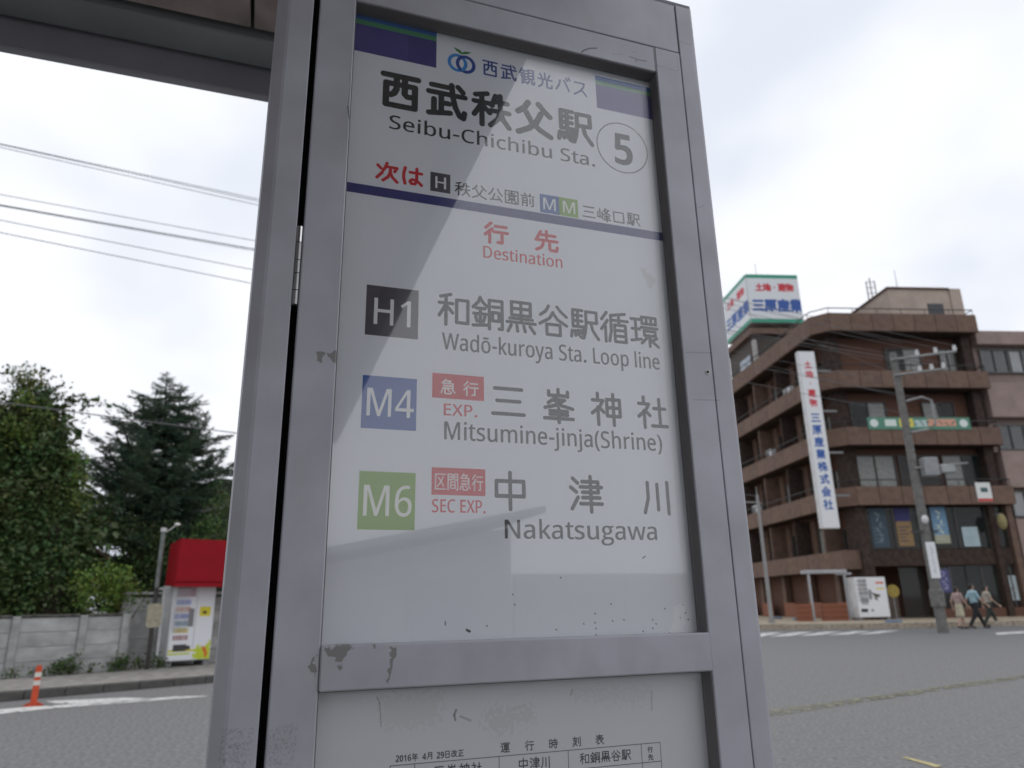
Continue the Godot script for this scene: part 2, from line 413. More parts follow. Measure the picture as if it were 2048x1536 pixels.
	G["物"] = [[14, 12, 6, 34], [12, 24, 42, 24], [2, 62, 42, 52], [26, 6, 26, 96], [56, 8, 42, 42], [52, 26, 94, 26, 92, 70, 86, 90, 76, 90], [66, 30, 46, 72], [80, 30, 72, 58, 52, 86]]
	G["・"] = [[48, 50, 52, 50]]

func _ready() -> void:
	# ---------------- camera
	var cam := Camera3D.new()
	cam.name = "camera"
	add_child(cam)
	var lens := CameraAttributesPhysical.new()
	lens.frustum_focal_length = 12.0 * FPX / 768.0
	lens.frustum_focus_distance = 1.08
	lens.frustum_near = 0.05
	lens.frustum_far = 900.0
	lens.exposure_aperture = 5.2
	cam.attributes = lens
	cam.transform = Transform3D(CB, EYE)
	cam.current = true
	# ---------------- sky, sun, exposure
	var env := Environment.new()
	env.background_mode = Environment.BG_SKY
	env.sky = Sky.new()
	env.sky.sky_material = cloudy_sky()
	env.background_energy_multiplier = 1.0
	env.tonemap_mode = Environment.TONE_MAPPER_LINEAR
	env.tonemap_exposure = 0.71
	env.sdfgi_enabled = true
	env.ssao_enabled = true
	env.ssil_enabled = true
	var we := WorldEnvironment.new()
	we.name = "world_environment"
	we.environment = env
	add_child(we)
	var sun := DirectionalLight3D.new()
	sun.name = "sun"
	sun.light_energy = 0.3
	sun.light_angular_distance = 25.0
	sun.light_color = Color(1.0, 0.97, 0.93)
	sun.shadow_enabled = true
	sun.rotation_degrees = Vector3(-50, 155, 0)
	add_child(sun)
	# ---------------- the place
	rng.seed = 41
	edge_noise.seed = 6; edge_noise.frequency = 0.06; edge_noise.fractal_octaves = 3
	sans = SystemFont.new(); sans.font_names = PackedStringArray(["Droid Sans"])
	sans_bold = SystemFont.new(); sans_bold.font_names = PackedStringArray(["Droid Sans"]); sans_bold.font_weight = 700
	stroke_table()
	streets()
	markings()
	block()
	block_fittings()
	neighbour()
	wall_side()
	greenery()
	shelter()
	station_house()
	bus_sign()
	poles_and_wires()
	people()

func cloudy_sky() -> PanoramaSkyMaterial:
	var W := 1024; var H := 512
	var f := FastNoiseLite.new()
	var towards_sun := Basis.from_euler(Vector3(deg_to_rad(-50), deg_to_rad(155), 0)).z
	f.seed = 12; f.noise_type = FastNoiseLite.TYPE_SIMPLEX_SMOOTH; f.fractal_octaves = 5; f.frequency = 1.5
	var im := Image.create(W, H, false, Image.FORMAT_RGBF)
	for y in H:
		var el := (0.5 - (y + 0.5) / H) * PI
		for x in W:
			var az := (x + 0.5) / W * TAU
			var d := Vector3(cos(el) * sin(az), sin(el), cos(el) * cos(az))
			var q := Vector3(d.x, 0.0, d.z) / (absf(d.y) + 0.35)
			var n := f.get_noise_3d(q.x, 1.7, q.z) * 0.65 + f.get_noise_3d(q.x * 0.45 + 9.0, 5.0, q.z * 0.45) * 0.6
			var t := smoothstep(-0.5, 0.14, n + 0.28 * d.dot(towards_sun))      # thinner cloud around the hidden sun
			var c := Color(1.1, 1.17, 1.31).lerp(Color(1.42, 1.45, 1.53), t)
			if el < 0.0:
				c = Color(0.3, 0.3, 0.3)
			im.set_pixel(x, y, c)
	var m := PanoramaSkyMaterial.new()
	m.panorama = ImageTexture.create_from_image(im)
	return m

# ------------------------------------------------------------------ ground, roads, pavements
func streets() -> void:
	var asphalt := mt(lin(0.235, 0.235, 0.238), 0.9, "asph", 2.2)
	asphalt.detail_enabled = true
	asphalt.detail_blend_mode = BaseMaterial3D.BLEND_MODE_MUL
	asphalt.detail_albedo = noise("mott")
	asphalt.detail_uv_layer = BaseMaterial3D.DETAIL_UV_1
	var s := tool()
	var cuts := [-500.0, -150.0, -80.0, -50.0, -40.0, -30.0, -24.0, -18.0, -12.0, -8.0, -4.0, 0.0, 4.0, 8.0, 12.0, 18.0, 24.0, 30.0, 40.0, 50.0, 80.0, 150.0, 500.0]
	var put := func(x: float, z: float) -> void:
		s.set_normal(Vector3.UP)
		s.set_uv(Vector2(x, z) * 0.23)
		s.set_uv2(Vector2(x, z) * 0.05)
		s.add_vertex(Vector3(x, hg(x, z), z))
	for i in cuts.size() - 1:
		for j in cuts.size() - 1:
			var x0: float = cuts[i]; var x1: float = cuts[i + 1]; var z0: float = cuts[j]; var z1: float = cuts[j + 1]
			put.call(x0, z0); put.call(x1, z0); put.call(x1, z1)
			put.call(x0, z0); put.call(x1, z1); put.call(x0, z1)
	setting("road", s, asphalt)
	# pavement at the foot of the wall: kerbstones, then a concrete footway
	var kerb_m := bumpy(mt(lin(0.11, 0.107, 0.1), 0.9, "mott", 0.8), 0.2)
	var walk_m := bumpy(mt(lin(0.32, 0.305, 0.285), 0.9, "mott", 0.5), 0.2)
	var walk := Node3D.new()
	walk.name = "footway"; add_child(walk); walk.set_meta("kind", "structure")
	walk.position = V0; walk.rotation.y = WALL_YAW
	var slab := tool()
	box(slab, Vector3(-16, -0.3, -0.9), Vector3(14, 0.0, 2.92), 0.0)
	part("surface", slab, walk_m, walk)
	var kerb := tool()
	box(kerb, Vector3(0, -0.3, 2.93), Vector3(0.595, 0.008, 3.08), 0.02)
	var kerb_mesh := kerb.commit()
	for k in 50:
		var o := part("kerbstone", kerb_mesh, kerb_m, walk)
		o.position = Vector3(-16 + k * 0.6, 0, 0)
	# bare earth behind the wall
	var earth := tool()
	box(earth, Vector3(-30, -0.4, -40), Vector3(40, 0.1, -0.95))
	var eo := setting("garden_ground", earth, mt(lin(0.07, 0.06, 0.04), 1.0, "blot", 0.6))
	eo.position = V0; eo.rotation.y = WALL_YAW
	# pavement before the block
	var pave := Node3D.new()
	pave.name = "pavement"; add_child(pave); pave.set_meta("kind", "structure")
	pave.position = C0; pave.rotation.y = BLD_YAW
	var edge := PackedVector2Array([Vector2(-30, 0.5), Vector2(-14, 1.0), Vector2(-8, 2.0), Vector2(-5, 3.1), Vector2(-2.4, 4.2), Vector2(0, 4.8), Vector2(3, 5.1), Vector2(14, 5.1), Vector2(30, 5.1)])
	var outline := edge.duplicate()
	outline.append(Vector2(30, -40)); outline.append(Vector2(-30, -40))
	var ps := tool()
	prism(ps, outline, -0.5, 0.0)
	part("paving", ps, bumpy(mt(lin(0.5, 0.41, 0.3), 0.9, "mott", 0.35), 0.2), pave)
	var stone_m := mt(lin(0.44, 0.38, 0.3), 0.9, "mott", 0.8)
	for k in edge.size() - 1:
		var a := edge[k]; var b := edge[k + 1]
		var n := maxi(1, int((b - a).length() / 1.0))
		if k == 0 or k == edge.size() - 2: continue
		for j in n:
			var p := a.lerp(b, (j + 0.5) / n)
			var e := (b - a) / n
			var st := tool()
			box(st, Vector3(-e.length() / 2 + 0.004, -0.5, 0.0), Vector3(e.length() / 2 - 0.004, 0.012, 0.16), 0.02)
			var o := part("kerbstone", st, stone_m, pave)
			o.position = Vector3(p.x, 0, p.y)
			o.rotation.y = -e.angle()
	# waiting island under the shelter
	var isl := tool()
	box(isl, Vector3(-9, -0.1, -0.35), Vector3(1.6, 0.12, 6.0), 0.02)
	var io := setting("waiting_island", isl, mt(lin(0.3, 0.29, 0.28), 0.9, "blot", 0.6))
	io.transform = sign_frame()

func sign_frame() -> Transform3D:      # x along the sign, z out of its face, origin on the ground below the camera's foot point on it
	var b := Basis(Vector3.UP, SIGN_YAW)
	var o := EYE - b.z
	o.y = 0.0
	return Transform3D(b, o)

func flat(pts: Array, lift: float, m: Material, called: String) -> MeshInstance3D:   # a painted patch on the road
	var s := tool()
	var out := PackedVector2Array()
	for p in pts: out.append(Vector2(p.x, p.z))
	var idx := Geometry2D.triangulate_polygon(out)
	for k in range(0, idx.size(), 3):
		var q := []
		for j in 3:
			var p := out[idx[k + j]]
			q.append(Vector3(p.x, hg(p.x, p.y) + lift, p.y))
		tri(s, q[0], q[1], q[2], q[0] - Vector3(0, 5, 0))
	return setting(called, s, m)

func worn(col: Color, keep: float, scale: float, seed_n: int) -> StandardMaterial3D:   # road paint with gaps where it has worn off
	var f := FastNoiseLite.new()
	f.seed = seed_n; f.frequency = 0.03; f.fractal_octaves = 5
	var a := f.get_seamless_image(256, 256)
	a.convert(Image.FORMAT_L8)
	var d := a.get_data()
	var im := Image.create(256, 256, false, Image.FORMAT_RGBA8)
	for k in 256 * 256:
		var v := d[k] / 255.0
		im.set_pixel(k % 256, k / 256, Color(col.r * (0.85 + 0.15 * v), col.g * (0.85 + 0.15 * v), col.b * (0.85 + 0.15 * v), clampf((keep - v) * 7.0 + 0.5, 0.0, 1.0)))
	var m := StandardMaterial3D.new()
	m.albedo_texture = ImageTexture.create_from_image(im)
	m.transparency = BaseMaterial3D.TRANSPARENCY_ALPHA
	m.uv1_triplanar = true; m.uv1_world_triplanar = true
	m.uv1_scale = Vector3.ONE * scale
	m.roughness = 0.85
	return m

func markings() -> void:
	var white := worn(lin(0.72, 0.72, 0.7), 0.72, 0.5, 3)
	var yellow := worn(lin(0.235, 0.228, 0.165), 0.5, 0.7, 8)
	var pale := worn(lin(0.55, 0.48, 0.24), 0.7, 0.7, 5)
	var mk := func(list: Array, m: Material) -> void:
		var pts := []
		for k in range(0, list.size(), 2):
			pts.append(gnd(list[k], list[k + 1]))
		flat(pts, 0.006, m, "road_marking")
	mk.call([-160, 1434, 60, 1414, 90, 1413, 415, 1389, 415, 1393, 100, 1418, -160, 1446], white)
	mk.call([90, 1403, 250, 1396, 320, 1398, 180, 1409, 110, 1407], white)
	mk.call([325, 1387, 380, 1381, 470, 1376, 470, 1386, 400, 1387], white)
	for k in 5:                                             # zebra crossing by the lamp
		var x := 1480.0 + k * 58.0
		mk.call([x, 1275.5 - k * 1.5, x + 44, 1273.5 - k * 1.5, x + 88, 1265.0 - k * 1.0, x + 50, 1265.8 - k * 1.0], white)
	mk.call([1990, 1266, 2140, 1257, 2140, 1261, 1995, 1270], white)
	mk.call([1400, 1440, 1700, 1399, 1900, 1370, 2150, 1337, 2150, 1343, 1900, 1378, 1700, 1410, 1400, 1455], yellow)
	mk.call([1804, 1516, 1812, 1515, 1885, 1533, 1872, 1536], pale)

# ------------------------------------------------------------------ bus stop sign
func sign_paint() -> StandardMaterial3D:
	var m := mt(lin(0.515, 0.517, 0.572), 0.42, "soft", 2.0)
	m.uv1_world_triplanar = true
	# marks on the paint: peeled patches, scuffs, scratches and grime, laid out on the front in metres
	var W := 1024; var H := 2048
	var im := Image.create(W, H, false, Image.FORMAT_RGBA8)
	im.fill(Color(0.5, 0.49, 0.5, 0.0))
	var P := func(list: Array) -> PackedVector2Array:          # millimetres right and up of the camera's foot point
		var out := PackedVector2Array()
		for k in range(0, list.size(), 2):
			out.append(Vector2((list[k] / 1000.0 + 0.05) / 0.81 * W, (2.54 - (list[k + 1] / 1000.0 + 1.36)) / 1.62 * H))
		return out
	var bare := Color(0.47, 0.46, 0.44, 0.85)
	for q: Array in [[54, 345, 63, 348, 66, 346, 64, 336, 61, 329, 58, 335], [69, 343, 76, 350, 83, 352, 84, 326, 80, 333, 75, 339], [89, -47, 121, -46, 122, -50, 116, -53, 113, -59, 113, -65, 109, -67, 103, -64, 102, -60, 90, -57], [105, -70, 113, -69, 110, -74, 103, -73],
			[169, -49, 179, -49, 177, -64, 173, -80, 170, -94, 168, -93, 169, -76, 173, -63], [68, -67, 79, -57, 80, -61, 75, -65, 80, -71, 80, -82, 74, -76], [146, -46, 153, -46, 150, -50]]:
		fill_poly(im, P.call(q), bare, 1.1)
	var ink := Color(0.16, 0.16, 0.19, 0.9)
	stroke(im, P.call([495, 978, 500, 984, 513, 992, 527, 996]), 1.7, ink)
	stroke(im, P.call([595, 995, 611, 993, 615, 992, 632, 994]), 1.2, ink)
	stroke(im, P.call([608, 987, 611, 991]), 1.0, ink)
	var faint := Color(0.3, 0.3, 0.34, 0.5)
	for q: Array in [[559, 991, 571, 994, 581, 998], [601, 1008, 613, 1009], [652, 989, 674, 989, 698, 987, 702, 992, 700, 1024], [711, 1062, 737, 1060], [79, 827, 81, 801, 79, 760], [713, 690, 726, 696], [664, 321, 716, 324], [659, 404, 711, 408]]:
		stroke(im, P.call(q), 0.9, faint)
	stroke(im, P.call([79, 762, 81, 748, 85, 732]), 1.2, ink)
	stroke(im, P.call([650, 1028, 650, 975]), 1.4, ink)
	var r := RandomNumberGenerator.new()
	r.seed = 5
	var speck := func(x0: float, x1: float, y0: float, y1: float, n: int, dark: float, size: float) -> void:
		for k in n:
			var x := r.randf_range(x0, x1); var y := y0 + (y1 - y0) * r.randf()
			stroke(im, P.call([x, y, x + r.randf_range(-1.5, 1.5), y + r.randf_range(-1.5, 1.5)]), r.randf_range(0.25, size), Color(0.2, 0.19, 0.22, dark * r.randf_range(0.5, 1.0)))
	speck.call(28, 60, -178, -133, 260, 0.55, 0.9)
	speck.call(30, 70, -300, -176, 420, 0.5, 0.9)
	speck.call(-26, 10, -178, -134, 300, 0.55, 0.9)
	speck.call(-26, 12, -320, -176, 520, 0.5, 0.9)
	speck.call(-40, 745, -300, 1150, 420, 0.45, 0.7)
	for n in 90:                                              # fine rubbing scratches along the profiles
		var x := r.randf_range(-24, 745); var y := r.randf_range(-280, 1120)
		stroke(im, P.call([x, y, x + r.randf_range(-1.0, 1.0), y - r.randf_range(8, 60)]), 0.3, Color(0.62, 0.62, 0.66, r.randf_range(0.08, 0.25)))
	var smear := FastNoiseLite.new()
	smear.seed = 77; smear.frequency = 0.004; smear.fractal_octaves = 4
	for y in range(0, H):
		for x in range(0, W):
			var v := smear.get_noise_2d(x * 1.6, y * 0.7)
			if v > 0.12 and im.get_pixel(x, y).a < 0.05:
				im.set_pixel(x, y, Color(0.6, 0.585, 0.57, clampf((v - 0.12) * 0.45, 0.0, 0.12)))
	m.detail_enabled = true
	m.detail_blend_mode = BaseMaterial3D.BLEND_MODE_MIX
	m.detail_albedo = ImageTexture.create_from_image(im)
	m.detail_uv_layer = BaseMaterial3D.DETAIL_UV_2
	return m

func route_print() -> Image:
	var k := 1.95                                      # pixels per millimetre; x from 75, y from 988 downwards
	var im := Image.create(1150, 2026, false, Image.FORMAT_RGB8)
	im.fill(Color8(222, 225, 231))
	var X := func(x: float) -> float: return (x - 75.0) * k
	var Y := func(y: float) -> float: return (988.0 - y) * k
	var rect := func(x0: float, y1: float, x1: float, y0: float, c: Color) -> void:
		im.fill_rect(Rect2i(int(X.call(x0)), int(Y.call(y1)), int((x1 - x0) * k), int((y1 - y0) * k)), c)
	var txt := func(t: String, x0: float, x1: float, base: float, cap: float, c: Color, bold: bool) -> void:
		latin(im, t, X.call(x0), Y.call(base), (x1 - x0) * k, cap * k, c, bold)
		latin(im, t, X.call(x0) + 0.9, Y.call(base) - 0.4, (x1 - x0) * k, cap * k, c, bold)      # a slightly heavier face
	var kan := func(t: String, x0: float, top: float, w: float, h: float, pitch: float, hw: float, c: Color) -> void:
		glyphs(im, t, X.call(x0), Y.call(top), w * k, h * k, pitch * k, hw * k, c)
	var black := Color8(28, 27, 30); var navy := Color8(38, 36, 110); var white := Color8(232, 232, 230)
	var red := Color8(196, 14, 30); var blue := Color8(20, 74, 156); var green := Color8(116, 158, 16); var dark := Color8(70, 62, 70)
	# corner bands and maker's mark
	for b: Array in [[75.0, 228.0, 975.0, 899.0], [536.0, 668.0, 961.0, 888.0]]:
		rect.call(b[0], b[2], b[1], b[3], Color8(62, 52, 128))
		rect.call(b[0], b[2], b[1], b[2] - 10.0, Color8(44, 98, 170))
		rect.call(b[0], b[2] - 10.0, b[1], b[2] - 20.0, Color8(70, 142, 96))
	rect.call(178.0, 955.0, 228.0, 899.0, Color8(48, 42, 118))
	var ring := func(cx: float, cy: float, rx: float, ry: float, hw: float, c: Color, a0: float, a1: float) -> void:
		var pts := PackedVector2Array()
		for j in 49:
			var t := lerpf(a0, a1, j / 48.0)
			pts.append(Vector2(X.call(cx + cos(t) * rx), Y.call(cy + sin(t) * ry)))
		stroke(im, pts, hw * k, c)
	ring.call(266, 920, 15, 16, 3.0, Color8(44, 132, 206), 0.0, TAU)
	ring.call(281, 920, 15, 16, 3.0, Color8(28, 62, 146), 0.0, TAU)
	ring.call(266, 920, 15, 16, 3.0, Color8(44, 132, 206), -0.9, 0.2)
	fill_poly(im, PackedVector2Array([Vector2(X.call(258), Y.call(952)), Vector2(X.call(270), Y.call(949)), Vector2(X.call(274), Y.call(944)), Vector2(X.call(280), Y.call(948)), Vector2(X.call(292), Y.call(949)), Vector2(X.call(284), Y.call(943)), Vector2(X.call(272), Y.call(940)), Vector2(X.call(264), Y.call(945))]), Color8(60, 130, 60))
	kan.call("西武観光バス", 311, 942, 31, 37, 35.2, 1.7, Color8(40, 58, 130))
	# stop name
	kan.call("西", 132, 874, 70, 76, 80, 5.5, black); kan.call("武", 212, 874, 71, 76, 80, 5.2, black)
	kan.call("秩", 292, 874, 71, 76, 80, 4.9, black); kan.call("父", 372, 874, 71, 76, 80, 5.6, black); kan.call("駅", 452, 874, 72, 76, 80, 4.3, black)
	txt.call("Seibu-Chichibu Sta.", 150, 524, 759, 26, black, false)
	ring.call(583, 811, 52, 53, 1.0, black, 0.0, TAU)
	txt.call("5", 566, 603, 775, 66, black, true)
	kan.call("次は", 131, 694, 37, 37, 41, 2.6, red)
	rect.call(221, 690, 255, 654, dark); txt.call("H", 229, 247, 661, 22, white, false)
	kan.call("秩父公園前", 262, 681, 27, 28, 29, 1.15, black)
	rect.call(414, 683, 450, 647, blue); rect.call(450, 683, 486, 647, green)
	txt.call("M", 420, 443, 654, 23, white, false); txt.call("M", 457, 480, 654, 23, white, false)
	kan.call("三峰口駅", 493, 677, 27, 28, 29.4, 1.15, black)
	rect.call(75, 645, 668, 628, navy)
	kan.call("行", 312, 614, 43, 41, 0, 2.8, red); kan.call("先", 402, 614, 44, 42, 0, 2.8, red)
	txt.call("Destination", 311, 451, 546, 21, red, false)
	# the three routes
	rect.call(125, 473, 206, 391, dark); txt.call("H1", 137, 193, 410, 43, white, false)
	kan.call("和銅黒谷駅循環", 235, 478, 54, 60, 56.2, 2.7, black)
	txt.call("Wadō-kuroya Sta. Loop line", 243, 624, 380, 27, black, false)
	rect.call(125, 328, 206, 248, blue); txt.call("M4", 132, 201, 267, 42, white, false)
	rect.call(229, 340, 311, 301, red); kan.call("急行", 241, 332, 25, 25, 36, 1.3, white)
	txt.call("EXP.", 247, 299, 275, 18, red, false)
	kan.call("三峯神社", 321, 332, 58, 58, 84.3, 2.9, black)
	txt.call("Mitsumine-jinja(Shrine)", 248, 616, 238, 27, black, false)
	rect.call(126, 185, 207, 103, green); txt.call("M6", 133, 201, 123, 43, white, false)
	rect.call(230, 195, 312, 155, red); kan.call("区間急行", 234, 188, 18, 27, 18.8, 1.0, white)
	txt.call("SEC EXP.", 231, 311, 130, 18.5, red, false)
	kan.call("中", 322, 194, 57, 59, 0, 2.9, black); kan.call("津", 446, 193, 58, 59, 0, 2.9, black); kan.call("川", 572, 192, 58, 60, 0, 2.9, black)
	txt.call("Nakatsugawa", 341, 594, 94, 27, black, false)
	# dirt caught behind the pane
	var grit := Color8(40, 36, 38)
	for p: Array in [[427, 38], [351, 15], [354, 1], [480, -14], [479, -27], [480, -35], [480, -44], [507, -1], [508, -25], [527, -24], [576, -25], [575, -37], [581, -31], [598, -9], [631, -4], [634, -16], [624, -23], [638, -26], [603, -45], [624, -45], [558, -41], [461, -28], [417, -35], [312, -27]]:
		stroke(im, PackedVector2Array([Vector2(X.call(p[0]), Y.call(p[1])), Vector2(X.call(p[0] + 0.6), Y.call(p[1] - 0.8))]), 1.5, grit)
	stroke(im, PackedVector2Array([Vector2(X.call(283), Y.call(-32)), Vector2(X.call(287), Y.call(-34))]), 3.2, grit)
	stroke(im, PackedVector2Array([Vector2(X.call(566), Y.call(66)), Vector2(X.call(571), Y.call(69))]), 1.6, grit)
	stroke(im, PackedVector2Array([Vector2(X.call(252), Y.call(-20)), Vector2(X.call(252), Y.call(-25))]), 1.2, grit)
	var fluff := PackedVector2Array()
	for p: Array in [[616, -5], [634, -1], [635, -19], [626, -48], [603, -47], [612, -27]]:
		fluff.append(Vector2(X.call(p[0]), Y.call(p[1])))
	fill_poly(im, fluff, Color(0.95, 0.95, 0.96, 0.55), 2.0)
	var tear := PackedVector2Array()
	for p: Array in [[599, 572], [619, 558], [631, 548], [617, 527], [604, 559]]:
		tear.append(Vector2(X.call(p[0]), Y.call(p[1])))
	fill_poly(im, tear, Color(0.7, 0.68, 0.66, 0.35), 2.0)
	return im

func timetable_print() -> Image:
	var k := 1.95                                       # x from 75, y from -95 downwards
	var im := Image.create(1150, 1200, false, Image.FORMAT_RGB8)
	im.fill(Color8(214, 215, 220))
	var X := func(x: float) -> float: return (x - 75.0) * k
	var Y := func(y: float) -> float: return (-95.0 - y) * k
	var kan := func(t: String, x0: float, top: float, w: float, h: float, pitch: float, hw: float) -> void:
		glyphs(im, t, X.call(x0), Y.call(top), w * k, h * k, pitch * k, hw * k, Color8(40, 40, 46))
	var line := func(x0: float, y0: float, x1: float, y1: float) -> void:
		stroke(im, PackedVector2Array([Vector2(X.call(x0), Y.call(y0)), Vector2(X.call(x1), Y.call(y1))]), 0.75, Color8(50, 50, 56))
	kan.call("運行時刻表", 330, -178, 13.5, 13.5, 35.3, 0.62)
	latin(im, "2016", X.call(188), Y.call(-191), 20 * k, 7.5 * k, Color8(40, 40, 46), true)
	kan.call("年", 209, -182.5, 8, 9, 0, 0.5)
	latin(im, "4", X.call(223), Y.call(-191), 5 * k, 7.5 * k, Color8(40, 40, 46), true)
	kan.call("月", 229, -182.5, 8, 9, 0, 0.5)
	latin(im, "29", X.call(242), Y.call(-191), 10 * k, 7.5 * k, Color8(40, 40, 46), true)
	kan.call("日改正", 252.5, -182.5, 8, 9, 9.2, 0.5)
	for x: float in [181.0, 213.0, 328.0, 429.0, 543.0, 574.0]:
		line.call(x, -195, x, -690)
	line.call(181, -195, 574, -195)
	line.call(543, -219.5, 574, -219.5)
	for r in 18:
		line.call(181, -219.5 - 26.0 * r, 574, -219.5 - 26.0 * r)
	kan.call("行", 191, -199, 8.5, 8.5, 0, 0.5); kan.call("先", 191, -209, 8.5, 8.5, 0, 0.5)
	kan.call("三峯神社", 238, -199, 15, 16, 17, 0.7)
	kan.call("中津川", 355, -199, 15, 16, 16.5, 0.7)
	kan.call("和銅黒谷駅", 446, -199.5, 15, 15, 16.2, 0.65)
	kan.call("行", 553, -199, 8.5, 8.5, 0, 0.5); kan.call("先", 553, -209, 8.5, 8.5, 0, 0.5)
	# marks of old tape and smears
	var smear := func(list: Array, c: Color, rag: float) -> void:
		var p := PackedVector2Array()
		for j in range(0, list.size(), 2): p.append(Vector2(X.call(list[j]), Y.call(list[j + 1])))
		fill_poly(im, p, c, rag)
	smear.call([163, -113, 250, -110, 245, -150, 168, -151], Color(0.62, 0.58, 0.53, 0.1), 7.0)
	smear.call([307, -135, 379, -138, 381, -157, 352, -150, 345, -165, 310, -165], Color(0.55, 0.49, 0.45, 0.12), 9.0)
	smear.call([440, -118, 566, -122, 566, -140, 445, -133], Color(0.62, 0.58, 0.53, 0.08), 9.0)
	stroke(im, PackedVector2Array([Vector2(X.call(268), Y.call(-134)), Vector2(X.call(265.5), Y.call(-140)), Vector2(X.call(267), Y.call(-146))]), 3.0, Color(0.35, 0.33, 0.34, 0.55))
	stroke(im, PackedVector2Array([Vector2(X.call(274), Y.call(-142)), Vector2(X.call(288), Y.call(-148))]), 3.0, Color(0.5, 0.48, 0.47, 0.4))
	stroke(im, PackedVector2Array([Vector2(X.call(439), Y.call(-117)), Vector2(X.call(436), Y.call(-124))]), 1.6, Color(0.45, 0.43, 0.43, 0.5))
	stroke(im, PackedVector2Array([Vector2(X.call(566), Y.call(-125)), Vector2(X.call(564), Y.call(-151))]), 2.2, Color(0.5, 0.47, 0.44, 0.3))
	stroke(im, PackedVector2Array([Vector2(X.call(161), Y.call(-112)), Vector2(X.call(165), Y.call(-120)), Vector2(X.call(168), Y.call(-148))]), 1.4, Color(0.4, 0.38, 0.38, 0.4))
	return im

func sheet(x0: float, y0: float, x1: float, y1: float, z: float, thick := 0.001) -> ArrayMesh:   # a thin board whose front carries one picture
	var s := tool()
	for t: Array in [[x0, y1, 0, 0], [x1, y1, 1, 0], [x1, y0, 1, 1], [x0, y1, 0, 0], [x1, y0, 1, 1], [x0, y0, 0, 1]]:
		s.set_normal(Vector3.BACK); s.set_uv(Vector2(t[2], t[3])); s.set_uv2(Vector2.ZERO); s.add_vertex(Vector3(t[0], t[1], z))
	for t: Array in [[x0, y1], [x1, y0], [x1, y1], [x0, y1], [x0, y0], [x1, y0]]:
		s.set_normal(Vector3.FORWARD); s.set_uv(Vector2(0.01, 0.99)); s.set_uv2(Vector2.ZERO); s.add_vertex(Vector3(t[0], t[1], z - thick))
	return s.commit()

